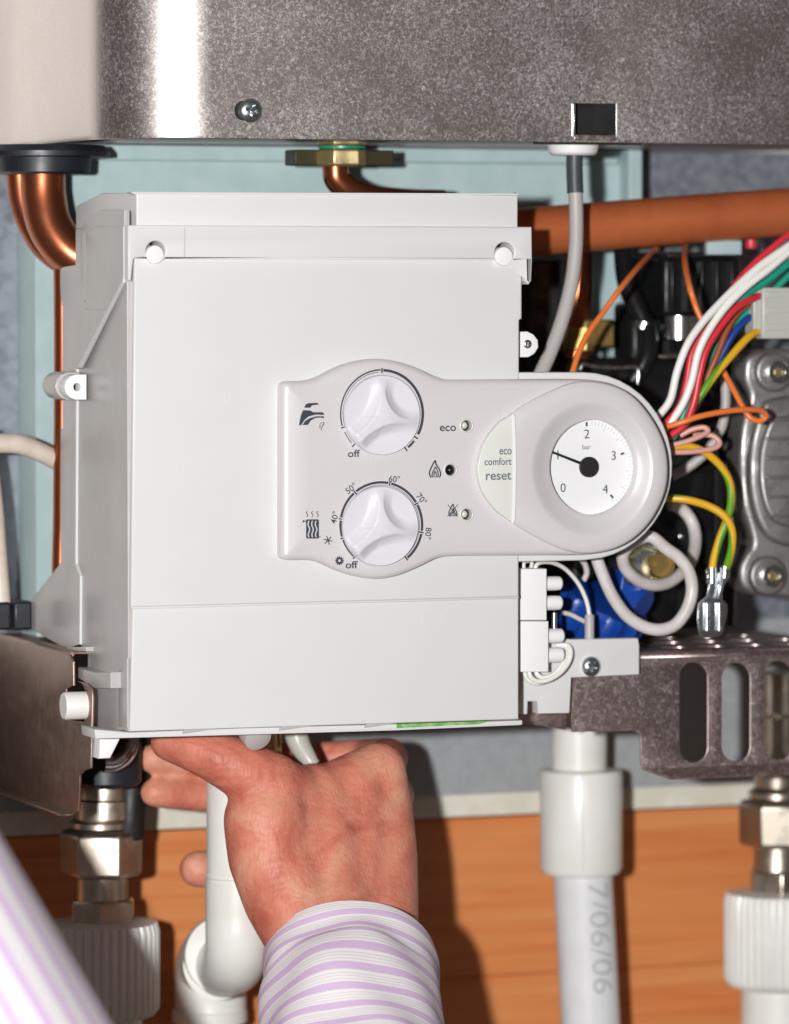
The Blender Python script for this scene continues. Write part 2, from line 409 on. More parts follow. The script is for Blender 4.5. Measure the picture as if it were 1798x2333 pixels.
def loft(name, rings, mat, parent=None, capa=False, capb=False, smooth=40):
    n = len(rings[0]); V = [p for r in rings for p in r]; Fc = []
    for i in range(len(rings)-1):
        for k in range(n):
            k2 = (k+1)%n; Fc.append((i*n+k, i*n+k2, (i+1)*n+k2, (i+1)*n+k))
    if capa: Fc.append(tuple(reversed(range(n))))
    if capb: m = (len(rings)-1)*n; Fc.append(tuple(range(m, m+n)))
    me = bpy.data.meshes.new(name); me.from_pydata([tuple(v) for v in V], [], Fc); fixn(me)
    return mesh_obj(name, me, mat, parent, smooth)
def boxy(name, lo, hi, mat, parent=None, bevel=.5, seg=2):
    x0,y0,z0 = lo; x1,y1,z1 = hi
    V = [(x0,y0,z0),(x1,y0,z0),(x1,y1,z0),(x0,y1,z0),(x0,y0,z1),(x1,y0,z1),(x1,y1,z1),(x0,y1,z1)]
    Fc = [(0,3,2,1),(4,5,6,7),(0,1,5,4),(1,2,6,5),(2,3,7,6),(3,0,4,7)]
    return raw(name, V, Fc, mat, parent, 35, bevel, seg)
def pbox(name, px0, py0, px1, py1, Y0, Y1, mat, parent=None, bevel=.5, seg=2):
    a = P(px0, py1, Y0); b = P(px1, py0, Y0)
    return boxy(name, (a.x, Y0*.001, a.z), (b.x, Y1*.001, b.z), mat, parent, bevel, seg)
def screw(name, px, py, rpx, Y, mat, parent, dome=.45, rot=.5, cross=True, back=1.5):
    """Phillips pan head as a height field facing -Y"""
    c = P(px, py, Y); r = rpx*K(Y); V = []; Fc = []; NR, NA = 14, 40
    for i in range(NR+1):
        q = i/NR
        for k in range(NA):
            a = 2*math.pi*k/NA; x = q*math.cos(a); z = q*math.sin(a)
            h = dome*math.sqrt(max(0,1-q*q*.92))
            if cross:
                xr = x*math.cos(rot)-z*math.sin(rot); zr = x*math.sin(rot)+z*math.cos(rot)
                d = min(max(abs(xr)-.56, abs(zr)-.13), max(abs(zr)-.56, abs(xr)-.13))
                h -= .38*dome*2*min(1, max(0, -d*9+.1))
            V.append(c + Vector((x*r, -h*r, z*r)))
    for k in range(NA): a = 2*math.pi*k/NA; V.append(c+Vector((math.cos(a)*r, back*.001, math.sin(a)*r)))
    for i in range(NR+1):
        for k in range(NA):
            k2 = (k+1)%NA; Fc.append((i*NA+k, i*NA+k2, (i+1)*NA+k2, (i+1)*NA+k))
    return raw(name, V, Fc, mat, parent, 35)
def inkpoly(name, pts, Y, mat, parent, th=.12, smooth_n=0):
    if smooth_n: pts = crom(pts, smooth_n, True)
    return fplate(name, [[tuple(p) for p in pts]], Y, Y+th, mat, parent, 0, smooth=None)
def stroke_loop(pts, w):
    pts = [np.array(p, float) for p in pts]; a = []; b = []
    for i, p in enumerate(pts):
        t = pts[min(i+1,len(pts)-1)]-pts[max(i-1,0)]; t = t/np.linalg.norm(t); nn = np.array((-t[1], t[0]))
        ww = w[i] if isinstance(w, (list,tuple)) else w
        a.append(tuple(p+nn*ww/2)); b.append(tuple(p-nn*ww/2))
    return a + b[::-1]
def strokes(name, lst, Y, mat, parent, th=.12):
    """several pen strokes of one printed mark -> one mesh"""
    V = []; Fc = []
    for pts, w in lst:
        lp = stroke_loop(pts, w); n = len(lp)//2; o = len(V)
        V += [P(x, y, Y) for x, y in lp]
        for i in range(n-1): Fc.append((o+i, o+i+1, o+2*n-2-i, o+2*n-1-i))
    me = bpy.data.meshes.new(name); me.from_pydata([tuple(v) for v in V], [], Fc); fixn(me)
    bm = bmesh.new(); bm.from_mesh(me)
    r = bmesh.ops.extrude_face_region(bm, geom=list(bm.faces))
    bmesh.ops.translate(bm, vec=(0, th*.001, 0), verts=[g for g in r['geom'] if isinstance(g, bmesh.types.BMVert)])
    bmesh.ops.recalc_face_normals(bm, faces=bm.faces); bm.to_mesh(me); bm.free()
    return mesh_obj(name, me, mat, parent, None)
def arcpts(cx, cy, rx, ry, a0, a1, n=24):
    return [(cx+rx*math.cos(R(a0+(a1-a0)*i/n)), cy-ry*math.sin(R(a0+(a1-a0)*i/n))) for i in range(n+1)]
def text_mesh(body, bold=0.0):
    cu = bpy.data.curves.new('t', 'FONT'); cu.body = body; cu.size = 1; cu.offset = bold; cu.extrude = .004; cu.resolution_u = 4
    return from_curve(cu)
def text(name, body, cx, cy, h, Y, mat, parent, w=None, rot=0, bold=.012):
    """h, w = size of the lettering in pixels; centred on (cx,cy)"""
    me = text_mesh(body, bold)
    co = np.array([v.co[:] for v in me.vertices]); lo = co.min(0); hi = co.max(0); mid = (lo+hi)/2
    k = K(Y); sy = h*k/(hi[1]-lo[1]); sx = sy if w is None else w*k/(hi[0]-lo[0])/math.cos(YAW)
    c = P(cx, cy, Y); ca, sa = math.cos(R(rot)), math.sin(R(rot))
    for v in me.vertices:
        x = (v.co.x-mid[0])*sx; z = (v.co.y-mid[1])*sy; y = -(v.co.z-mid[2])*.01
        v.co = (c.x + x*ca - z*sa, c.y + y, c.z + x*sa + z*ca)
    return mesh_obj(name, me, mat, parent, None)

# ================================================================== SETTING
def struct(o): o['kind'] = 'structure'; return o
def quad(name, a, b, mat, Y, th=4):
    return pbox(name, a[0], a[1], b[0], b[1], Y, Y+th, mat, None, .3)
lo = P(899,1166,290)
struct(boxy('wall', (-.345, .272, -.85), (1.2, .30, 1.1), 'wall', None, 0))
# wood wall below the trim: horizontal boards, the joints recessed
woodp = bpy.data.objects.new('wood_wall', None); COL.objects.link(woodp)
zt = P(1000,1866,258).z
woodp.location = (0, .258, zt-.6); woodp['kind'] = 'structure'
bz = zt; bi = 0
while bz > zt-.6:
    h = .098
    boxy('board', (-.345, .258, bz-h), (.8, .271, bz-.0003), 'wood', woodp, .35)
    bz -= h
za = P(1000,1864,246).z; zb = P(1000,1806,246).z
struct(boxy('trim_strip', (-.345, .246, za), (.8, .271, zb), 'trim', None, 1.2))

# ================================================================== BACK PLATES OF THE BOILER
zp = P(1000,1812,236).z
bp_ = thing('back_plate', 'grey galvanised back plate fixed to the wall behind the pipework', 'back plate', (0,.24,zp))
boxy('plate', (P(-25,900,236).x, .236, zp), (P(2100,900,236).x, .244, P(1000,321,30).z+.0011), 'greyplate', bp_, .4)
a = P(82,900,196); b_ = P(1415,900,196); zc = P(900,1430,196).z; zd = P(1000,321,30).z+.0009
boxy('upper_sheet', (P(-25,900,236).x+.0005, .2335, P(900,1432,236).z), (P(2100,900,236).x, .2358, P(1000,321,30).z+.0007), 'bluezinc', bp_, .2)
tp = thing('inner_back_panel', 'pale teal painted sheet panel behind the white control box', 'panel', (a.x,.2,zc))
boxy('sheet', (a.x, .196, zc), (b_.x, .1975, zd), 'teal', tp, .2)
boxy('side_return', (a.x, .1976, zc), (a.x+.0015, .2332, zd), 'teal', tp, .2)
boxy('edge_return', (b_.x-.0015, .181, zc), (b_.x+.0075, .1955, zd), 'teal', tp, 1.2)
boxy('edge_return', (b_.x-.0015, .1976, zc), (b_.x, .2332, zd), 'teal', tp, .2)
# top cross rail of that panel (a faint ledge under the casing)
boxy('fold', (a.x+.002, .190, P(900,372,196).z), (b_.x-.004, .1958, zd), 'teal', tp, 1.5)

# ================================================================== BOILER CASING (upper)
YC = 30.0
cz0 = P(1000,321,YC).z; cz1 = P(1000,-600,YC).z
cas = thing('boiler_casing', 'galvanised metal boiler casing with rounded corner above the white box', 'boiler casing', (P(1000,321,YC).x, .1, cz0))
Rc = .055; xt = P(486,250,YC).x
hx0, hx1 = P(1308,280,YC).x, P(1404,280,YC).x; hz0, hz1 = P(1356,312,YC).z, P(1356,236,YC).z
plan = [(xt-Rc, .269)]
plan += [(xt-Rc, .20), (xt-Rc, .15), (xt-Rc, YC*.001+Rc)]
for i in range(1, 24):
    t = R(90-90*i/24); plan.append((xt-Rc*math.sin(t), YC*.001+Rc-Rc*math.cos(t)))
plan += [(xt, YC*.001), (hx0, YC*.001), (hx1, YC*.001), (P(2000,250,YC).x, YC*.001)]
zs = [cz0, hz0, hz1, cz1]
V = [(x,y,z) for z in zs for x,y in plan]; n = len(plan); Fc = []
for j in range(3):
    for i in range(n-1):
        if j == 1 and i == n-3: continue
        Fc.append((j*n+i, j*n+i+1, (j+1)*n+i+1, (j+1)*n+i))
sh = raw('shell', V, Fc, 'galv', cas, 35)
s = sh.modifiers.new('Solid', 'SOLIDIFY'); s.thickness = .0013; s.offset = -1
bv = sh.modifiers.new('Bevel', 'BEVEL'); bv.width = .0004; bv.segments = 2; bv.limit_method = 'ANGLE'; bv.angle_limit = R(50)
# bottom pan, set a little up inside the shell
pan = [(x+ (.002 if x < xt else 0), y+.002) for x, y in plan[:-1]] + [(P(2000,250,YC).x, YC*.001+.002), (P(2000,250,YC).x, .268)]
pan[0] = (pan[0][0], .268)
loft('bottom_pan', [[Vector((x,y,cz0+.0015)) for x,y in pan], [Vector((x,y,cz0+.0035)) for x,y in pan]], 'galv2', cas, True, True)
boxy('slot_shade_sheet', (hx0-.02, YC*.001+.010, hz0-.004), (hx1+.02, YC*.001+.012, hz1+.02), 'black', cas, .2)  # black sheet added; the shade inside the slot is put into its colour
boxy('slot_tab', (hx0, YC*.001-.0002, hz0-.0022), (hx1, YC*.001+.0016, hz0+.0012), 'galv2', cas, .5)
boxy('slot_edge', (hx0-.0010, YC*.001-.0012, hz0), (hx0+.0006, YC*.001+.0008, hz1), 'zinc', cas, .4)
screw('screw', 570, 252, 27, YC-.4, 'zinc', cas, .55, .3)
fplate('screw_hole_shadow', [circ(556,252,22,23,28)], YC-.35, YC-.1, 'black', cas, 0)  # thin black disc: shadow of the slot hole put into the colour

# ================================================================== PIPES AND FITTINGS UNDER THE CASING
# black grommet and copper bends, left
g = thing('pipe_grommet', 'black rubber pipe grommet under the casing corner around the thick copper bend', 'grommet', P(100,395,160))
gx = P(98,395,160)
lathe('flange', Vector((gx.x, gx.y, P(98,360,160).z)), (0,0,1), [(30,0),(38,.6),(38,3.4),(35,7.0)], 'rubber', g, 48)
lathe('collar', Vector((gx.x, gx.y, P(98,397,160).z)), (0,0,1), [(25.5,0),(27,1),(27.5,9.5)], 'rubber', g, 48)
tag(tube('copper_pipe', [(98,340,160),(98,400,160),(100,450,159),(113,512,155),(146,562,150),(190,592,146),(260,606,142),(330,608,140)], 12.8, 'copper', None, 28),
    'thick bent copper pipe dropping from the black grommet behind the white box', 'pipe')
tag(tube('copper_pipe', [(44,350,182),(46,400,182),(54,460,182),(76,520,182),(112,570,182),(170,606,182),(260,630,184)], 8.0, 'copper', None, 20),
    'thinner copper pipe bend behind the thick bent one', 'pipe')
tag(tube('copper_pipe', [(144,600,150),(145,760,150),(145,900,150),(143,1150,150),(140,1300,150),(139,1400,150)], 5.5, 'copper', None, 18),
    'straight upright copper pipe showing as an orange line beside the box flange', 'pipe')
nt_ = thing('brass_union_nut', 'yellow brass union nut under the casing above a small copper bend', 'nut', P(780,385,120))
nb = P(779,380,120)
lathe('nut', nb, (0,0,1), [(13.2,0),(14.6,1.2),(14.6,9.0),(13.2,10.2)], 'brass', nt_, 6, smooth=20, bevel=.5, rot=R(-8))
lathe('washer', nb+Vector((0,0,.0104)), (0,0,1), [(13.5,0),(13.5,1.2)], 'greenwire', nt_, 32)
lathe('upper_nut', nb+Vector((0,0,.0118)), (0,0,1), [(13.5,0),(14.4,1),(14.4,7.5)], 'brass', nt_, 6, smooth=20, bevel=.5, rot=R(-8))
bb = P(779,378,128)
boxy('bracket', (P(664,378,128).x, .122, bb.z), (P(890,378,128).x, .140, P(779,342,128).z), 'brassblack', nt_, .8)
tag(tube('copper_pipe', [(765,330,122),(765,385,122),(770,410,122),(800,435,122),(850,452,124),(930,460,130),(1010,462,134)], 7.6, 'copper', None, 20),
    'small copper bend leaving the yellow brass nut above the box', 'pipe')
# big horizontal copper pipe, right
tag(tube('copper_pipe', [(1040,540,112),(1180,531,112),(1300,521,112),(1500,505,112),(1700,490,112),(1950,471,112)], 14.2, 'copperdull', None, 36),
    'thick horizontal copper pipe crossing behind the grey cable', 'pipe')
tag(tube('copper_pipe', [(1318,540,150),(1318,640,150),(1316,740,150),(1312,860,150)], 8.5, 'copper', None, 20),
    'upright copper pipe in shadow behind the grey cable', 'pipe')
bf = thing('brass_fitting', 'dull brass elbow fitting on the shadowed upright copper pipe', 'fitting', P(1370,800,140))
pbox('block', 1330, 728, 1402, 792, 138, 165, 'brassdark', bf, 1.5)
lathe('collar', P(1318,800,150), (0,0,1), [(12,0),(12.5,1),(12.5,14),(11.5,15)], 'brassdark', bf, 8, smooth=20)
# white cap + grey cable
gc = thing('sensor_cable', 'grey cable with dark sleeve hanging from the casing in front of the copper pipe', 'cable', P(1215,900,48))
tube('sleeve', [(1310,335,66),(1309,380,66),(1311,440,65)], 4.75, 'darkgrey', gc, 20)
tube('sheath', [(1311,425,65),(1313,490,64),(1312,560,62),(1303,640,60),(1282,725,57),(1255,800,54),(1228,860,50),(1205,910,46)], 4.1, 'grey', gc, 20)
gm = P(1306,354,66)
tag(lathe('cable_gland', gm, (0,0,1), [(5,.1),(12.0,0),(13.6,1.2),(15.0,6.0),(15.0,8.5)], 'clean', None, 48),
    'round white plastic cable gland under the casing', 'cable gland')

# cream cable loop and black plugs at far left
tag(tube('mains_cable', [(-60,1030,150),(-20,1012,150),(42,1012,150),(92,1030,152),(137,1053,156),(200,1086,160),(260,1110,164)], 5.6, 'creamcable', None, 22),
    'cream sheathed cable arching in behind the left side of the box', 'cable')
tag(tube('mains_cable', [(-40,980,172),(-26,1060,170),(-14,1160,168),(-6,1260,166),(2,1372,164),(6,1420,164)], 5.6, 'creamcable', None, 22),
    'cream sheathed cable running upright down to the black plugs', 'cable')
pl = thing('cable_plug', 'black cable plugs standing on the left chassis bracket', 'plug', P(40,1440,150))
for x0, x1, t in ((-12, 26, 1372), (32, 74, 1370)):
    pbox('plug_body', x0, t, x1, 1436, 155, 175, 'rubber', pl, 1.5)

# ================================================================== CHASSIS BRACKETS
YB = 42.0
br = thing('chassis_bracket', 'galvanised chassis bracket with upright oval slots beside the white terminal blocks', 'bracket', P(1600,1780,YB))
def slot(x0, y0, x1, y1):
    cx = (x0+x1)/2; r = (x1-x0)/2; ry = r/math.cos(YAW)
    return arcpts(cx, y0+ry, r, ry, 0, 180, 14) + arcpts(cx, y1-ry, r, ry, 180, 360, 14)
zi = 1.0
outl = [(1250,1489),(1455,1489),(1620,1490),(1900,1492),(1900,1748),(1466,1755),(1461,1740),(1459,1680),(1456,1670),(1446,1665),(1304,1668),(1304,1546),(1250,1546)]
fplate('front', [outl, slot(1548,1509,1612,1737), slot(1645,1510,1709,1735), slot(1741,1506,1806,1731)], YB, YB+1.5, 'galv2', br, .35)
zt_ = P(1500,1486,YB).z
tl = [(P(1215,1486,YB).x, YB*.001+.012), (P(1215,1486,YB).x, .225), (P(1950,1486,YB).x, .225), (P(1950,1486,YB).x, YB*.001+.0035)]
hol = []
for r_ in range(3):
    for c_ in range(6):
        hx = P(1410,1486,YB).x + c_*.024 + (r_%2)*.011; hy = YB*.001+.030 + r_*.034
        hol.append([(hx+.0085*math.copysign(abs(math.cos(q*math.pi/10))**.7, math.cos(q*math.pi/10)), hy+.006*math.sin(q*math.pi/10)) for q in range(20)])
me = flat([[(x,y) for x,y in reversed(tl)]]+hol, .0014, .0003)
for v in me.vertices: v.co.z += zt_
mesh_obj('top_plate', me, 'galv2', br, 35)
# rolled bend between the top plate and the front
bend = []
xa, xb = P(1370,1486,YB).x, P(1950,1486,YB).x
for i in range(9):
    t = R(90*i/8); y = YB*.001+.0036-.0036*math.sin(t); z = zt_-.0036+.0036*math.cos(t); bend.append((y,z))
zf = P(1500,1490,YB).z
Vb = [(x,y,z) for x in (xa,xb) for y,z in bend]; Fb = [(i,i+1,9+i+1,9+i) for i in range(8)]
o = raw('bend', Vb, Fb, 'galv2', br, 60); s = o.modifiers.new('S','SOLIDIFY'); s.thickness = .0012; s.offset = 0
# bottom lip, folded towards the front
la, lb = P(1466,1753,YB), P(1950,1747,YB)
lip = [(la.x, la.y, la.z),(lb.x, lb.y, la.z+.0),(lb.x, lb.y-.006, la.z-.0055),(la.x+.014, la.y-.006, la.z-.0055)]
o = raw('bottom_lip', lip, [(0,1,2,3)], 'galv2', br, None); s = o.modifiers.new('S','SOLIDIFY'); s.thickness = .0014; s.offset = 0
bvv = o.modifiers.new('B','BEVEL'); bvv.width = .0004; bvv.segments = 2
# short dark tab left of it
fplate('rear_tab', [[(1180,1600),(1292,1610),(1290,1664),(1240,1655),(1180,1646)]], 70, 71.5, 'galv2', br, .2)

XB = P(205,1650,YB).x
bl = thing('chassis_bracket', 'brownish galvanised bracket plate facing sideways with the white pivot pin in it', 'bracket', PX(150,1850,XB))
sidepts = [(-120,1418),(0,1449),(140,1484),(158,1492),(166,1508),(167,1562),(150,1570),(150,1640),(192,1645),(194,1575),(188,1560),(176,1552),(196,1556),(208,1570),(210,1590),(206,1750),(191,1755),(181,1766),(178,1848),(166,1857),(122,1862),(0,1806),(-120,1760)]
splate('side', [sidepts], XB, 1.5, 'galvl', bl, .4)
q = [PX(-120,1416,XB), PX(158,1490,XB)]
zt2 = q[1].z + .0005
boxy('top_flange', (XB+.002, q[1].y+.0, zt2-.0010), (XB+.05, .23, zt2+.0008), 'galvl', bl, .5)
tubeV = [Vector((XB+.0016, q[1].y, zt2-.0006)), Vector((XB+.0016, .23, zt2-.0006))]
V_, F_, U_ = tube_mesh(tubeV, .0014, 12, 1, True, False); raw('bend', V_, F_, 'galvl', bl, 50)
f0 = PX(166,1857,XB)
boxy('bottom_lip', (XB-.007, f0.y+.004, f0.z-.0012), (XB+.001, .225, f0.z+.0004), 'galvl', bl, .4)

# ================================================================== CONTROL BOX
def edgeX(py): return P(305-10*(py-590)/1078.0, py, 0).x
XL = edgeX(1000)
bx = thing('control_box', 'white plastic boiler control box with two knobs and a pressure gauge', 'control box', P(740,1660,45))
fplate('front_cover', [[(306,588),(1190,590),(1190,726),(1184,730),(1183,1361),(298,1384)]], 0, 88, 'white', bx, 1.4, 3)
fplate('lower_panel', [[(303,1376),(1182,1352),(1182,1639),(296,1667)]], 2.2, 84, 'white', bx, .9, 3)
fplate('panel_ledge', [[(299,1380),(1183,1357),(1182.5,1364),(299,1388)]], .9, 6, 'white', bx, .6, 2)
# extension plate behind the gauge end of the fascia
ext = [(1150,848),(1330,848)] + [(1330+206*math.sin(R(t))*.985, 1062-214*math.cos(R(t))) for t in range(8,176,8)] + [(1330,1277),(1150,1281)]
fplate('gauge_backplate', [ext], 1.0, 10, 'white', bx, 1.2, 3)
# lip across the top, with its two round plugs
lipo = [(292,513),(1212,517),(1213,590),(1211,640),(1205,648),(1198,640),(1197,593),(640,590),(305,589),(303,606),(299,640),(292,640)]
fplate('top_lip', [lipo, circ(355,572,22,23,36), circ(1150,575,22,23,36)], -3, 26, 'white', bx, .8, 2)
for cx, cy in ((354,580),(1149,584)):
    fplate('round_plug', [circ(cx,cy,20,21,36)], -3.4, 20, 'clean', bx, .5, 2)
fplate('lip_joint', [[(420,519),(422,519),(422,586),(420,586)]], -3.08, -2.9, 'white_shaded', bx, 0)
for cx, cy, r in ((495,911,21),(985,1412,24)):
    fplate('moulding_mark', [circ(cx,cy,r,r*1.04,40), circ(cx,cy,r-1.6,(r-1.6)*1.04,40)], (-.16 if cy < 1300 else 2.12), 3, 'white', bx, .06, 1)
# upper shell
XS = P(311,470,4).x
wx = P(1180,470,4).x - XS
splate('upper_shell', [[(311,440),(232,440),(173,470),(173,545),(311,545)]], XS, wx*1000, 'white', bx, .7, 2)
fplate('shell_rim', [[(296,438),(304,437),(760,439),(1178,441),(1181,438),(1181,445),(310,444)]], 3.2, 10, 'white', bx, .2)
# left side wall layers
XA = XL-.0028
back = [(291,590),(289,642),(182,838),(173,842),(171,1284),(181,1312),(180,1468),(150,1478),(110,1456),(72,1434),(70,1368),(138,1282),(138,980),(142,975),(142,700),(137,660),(137,614),(143,608),(172,603),(172,520),(292,520)]
splate('side_flange', [back], XA, 14, 'white_shaded', bx, .5, 2)
splate('side_lip', [[(292,515),(225,516),(205,522),(196,532),(195,690),(190,684),(192,704),(196,706),(250,706),(290,638)]], XL-.0036, 4, 'white_shaded', bx, .4, 2)
splate('upper_side', [[(305,478),(230,478),(196,500),(184,520),(184,640),(190,690),(196,560),(230,530),(305,525)]], XL-.0030, 3, 'white_shaded', bx, .3, 2)
splate('side_wall', [[(300,1666),(300,600),(180,840),(176,1290),(184,1312),(184,1470),(205,1500),(212,1560),(214,1640),(218,1662)]], XL-.0016, 8, 'white_shaded', bx, .4, 2)
splate('lower_step', [[(292,1660),(270,1655),(270,1530),(276,1520),(292,1500)]], XL-.0022, 4, 'white_shaded', bx, .5, 2)
seam = [(174.5,840),(172.5,1284),(182.5,1312),(181.5,1468),(180,1468),(180.5,1312),(170.5,1284),(172,842)]
splate('seam_edge_lit', [seam], XA-.0001, 2.6, 'white', bx, 0)  # lighter strip added; the edge's flash-lit brightness is put into its colour
splate('diagonal_rib', [[(290,634),(297,644),(186,838),(175,838)]], XL-.0038, 1.4, 'white', bx, .3, 2)
# hook clip at the lower flange
tube('hook_clip', [(146,1412,128),(148,1440,126),(151,1458,124),(160,1470,120),(176,1476,112)], 1.0, 'white_shaded', bx, 10)
tube('hook_clip', [(192,690,80),(195,706,79),(200,690,77)], .7, 'white_shaded', bx, 8)
splate('side_foot', [[(196,1474),(152,1474),(153,1484),(196,1484)]], XL-.006, 5, 'white_shaded', bx, .4, 2)
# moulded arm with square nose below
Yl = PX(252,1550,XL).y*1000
splate('side_arm', [[(252,1532),(215,1532),(178,1520),(178,1545),(215,1568),(252,1568)]], XL-.008, 9, 'white_shaded', bx, .5, 2)
# fixing lug on the left flange
lug = [(198,853),(172,853),(160,858),(151,868),(147,882),(151,896),(160,906),(172,911),(198,911)]
YL = 74
l1 = fplate('fixing_lug', [lug, circ(176,882,8,9,20)], YL, YL+12, 'clean', bx, .6, 2)
lug2 = [(x-1+((x-178)*.12), 882+(y-882)*1.10) for x, y in lug]
fplate('fixing_lug', [[(x-17, y-2) for x, y in lug2]], YL+12, YL+38, 'white_shaded', bx, .6, 2)
lugr = [(1180,756),(1202,755),(1216,762),(1226,775),(1227,792),(1218,806),(1204,814),(1180,814)]
l2 = fplate('fixing_lug', [lugr], 8, 18, 'clean', bx, .6, 2)
screw('screw', 1202, 784, 10, 7.7, 'zinc', l2, .4, .2)
# base rail showing under the front edge, with grey triangles painted as rib shadows and a green printed strip
rail = [(216,1662),(296,1669),(560,1659),(905,1650),(1182,1642),(1190,1641),(1190,1651),(1183,1652),(905,1664),(560,1674),(300,1681),(218,1683)]
fplate('base_rail', [rail], 4.5, 30, 'white', bx, .3, 2)
for x in (420, 640, 835):
    y = 1668-(x-300)*.033
    fplate('rail_rib_shadow', [[(x,y-1),(x+78,y-4),(x+6,y+7),(x-4,y+8)]], 3.2, 6, 'grey', bx, .1)
fplate('green_strip', [[(905,1650),(1040,1645),(1120,1642),(1090,1650),(1020,1653),(905,1659)]], 3.4, 6, 'greentape', bx, .1)
# white latch wedge under the left corner
fplate('latch', [[(228,1676),(278,1676),(252,1728),(226,1729)]], 30, 52, 'clean', bx, 1, 2)
# pivot pin through the left bracket
pv = PX(190,1607,XB-.001)
lathe('pivot_pin', pv + Vector((.004,0,0)), (-1,0,0), [(7.6,0),(7.6,14.5),(7.0,15.5)], 'pvc', bx, 32)

# ---- fascia
YF = -10.0
fo_ = [(664,869),(700,868),(730,860),(765,842),(800,828),(845,819),(885,819),(925,828),(965,843),(1000,859),(1030,865),(1100,865),(1200,864),(1320,864),
       (1365,867),(1405,877),(1450,904),(1490,954),(1516,1008),(1525,1062),(1519,1122),(1491,1181),(1450,1227),(1400,1254),(1335,1265),(1250,1266),(1100,1267),
       (1035,1268),(1000,1273),(960,1292),(910,1312),(862,1320),(815,1314),(770,1299),(735,1283),(705,1277),(662,1277),(650,1273),(645,1262),(645,1180),(645,1070),(645,960),(646,886),(651,873)]
fsm = crom(fo_, 4, True)
fas = fplate('fascia', [[tuple(p) for p in fsm]], YF, 5.0, 'fascia', bx, 2.7, 5, 60)
LEDS = [(1064,970),(1027,1071),(1064,1172)]
for cx, cy, rp_ in [(x,y,12.5) for x,y in LEDS]+[(1352,1066,118)]:
    c = P(cx, cy, YF); r = rp_*K(YF)
    cut = lathe('cut', c+Vector((0,-.003,0)), (0,1,0), [(r*1000,0),(r*1000,8.5 if rp_ < 50 else 12)], 'black', None, 32 if rp_ < 50 else 96)
    m = fas.modifiers.new('b','BOOLEAN'); m.object = cut; m.operation = 'DIFFERENCE'; m.solver = 'EXACT'
bpy.context.view_layer.update(); dg = bpy.context.evaluated_depsgraph_get()
nm = bpy.data.meshes.new_from_object(fas.evaluated_get(dg), depsgraph=dg); nm.materials.clear(); nm.materials.append(MT['fascia'])
fas.modifiers.clear(); fas.data = nm
for o in [o for o in bpy.data.objects if o.name.startswith('cut')]: bpy.data.objects.remove(o)
fas.data.set_sharp_from_angle(angle=R(60))
# the fascia is a shallow pillow: it falls away gently towards its outline
rmm = fas.modifiers.new('r','REMESH'); rmm.mode = 'VOXEL'; rmm.voxel_size = .00075; rmm.use_smooth_shade = True
bpy.context.view_layer.update(); dg = bpy.context.evaluated_depsgraph_get()
nm = bpy.data.meshes.new_from_object(fas.evaluated_get(dg), depsgraph=dg); nm.materials.clear(); nm.materials.append(MT['fascia'])
fas.modifiers.clear(); fas.data = nm
co = np.empty(len(nm.vertices)*3); nm.vertices.foreach_get('co', co); co = co.reshape(-1,3)
wo = np.array(wloc(fas)); pol = np.array([[P(p[0],p[1],YF).x, P(p[0],p[1],YF).z] for p in fsm])
q2 = co[:,[0,2]] + wo[[0,2]]; best = np.full(len(co), 1e9)
for j in range(len(pol)):
    a0, b0 = pol[j], pol[(j+1)%len(pol)]; e = b0-a0
    t = np.clip(((q2-a0)@e)/max(e@e,1e-12), 0, 1)[:,None]
    best = np.minimum(best, np.linalg.norm(q2-(a0+t*e), axis=1))
front = (co[:,1]+wo[1]) < (YF+5.0)*.001
co[:,1] += np.where(front, .0017*np.clip(1-best/.016, 0, 1)**2, 0)
nm.vertices.foreach_set('co', co.ravel()); nm.update()
sm_ = fas.modifiers.new('s','SMOOTH'); sm_.factor = .5; sm_.iterations = 4
for i, (cx, cy) in enumerate(LEDS):
    led = fplate('indicator_ring', [circ(cx,cy,16,17,36), circ(cx,cy,11.7,12.6,36)], YF-.5, YF+1.5, 'fascia', bx, .45, 3, 60)
    fplate('hole_shade', [circ(cx,cy,13,14,28)], YF+4, YF+5, 'black', led, 0)  # black disc carries the shade of the recess in its colour
    if i != 1:
        lathe('led_lens', P(cx-8, cy-1, YF+4), (0,-1,0), [(2.1,0),(2.1,.6),(1.5,1.6),(.4,2.1)], 'led', led, 20)
    else:
        lathe('led_lens', P(cx-2, cy, YF+4), (0,-1,0), [(2.6,0),(2.6,.8),(1.8,1.9),(.4,2.4)], 'blackg', led, 20)

# ---- gauge lens (star-shaped loft)
YT = -14.0
lens_o = crom([(1340,868),(1291,875),(1237,898),(1200,917),(1168,938),(1135,965),(1106,1001),(1091,1045),(1088,1078),(1099,1122),(1126,1160),(1168,1193),(1209,1218),(1264,1246),(1305,1258),
          (1345,1261),(1400,1250),(1448,1223),(1488,1178),(1515,1119),(1521,1062),(1512,1009),(1487,957),(1447,907),(1400,879)], 4, True)
GC = np.array((1352.0, 1066.0))
def star(poly, n=144):
    out = []; pp = [np.array(p) for p in poly]
    for i in range(n):
        a = 2*math.pi*i/n; d = np.array((math.cos(a), -math.sin(a))); best = 0
        for j in range(len(pp)):
            p, q = pp[j]-GC, pp[(j+1)%len(pp)]-GC; e = q-p
            den = d[0]*e[1]-d[1]*e[0]
            if abs(den) < 1e-9: continue
            t = (p[0]*e[1]-p[1]*e[0])/den; s_ = (p[0]*d[1]-p[1]*d[0])/den
            if t > 0 and -1e-6 <= s_ <= 1+1e-6: best = max(best, t)
        out.append(best)
    return out
so = star(lens_o)
def ring_star(f, Y, add=0):
    return [P(GC[0]+(so[i]*f+add)*math.cos(2*math.pi*i/144), GC[1]-(so[i]*f+add)*math.sin(2*math.pi*i/144), Y) for i in range(144)]
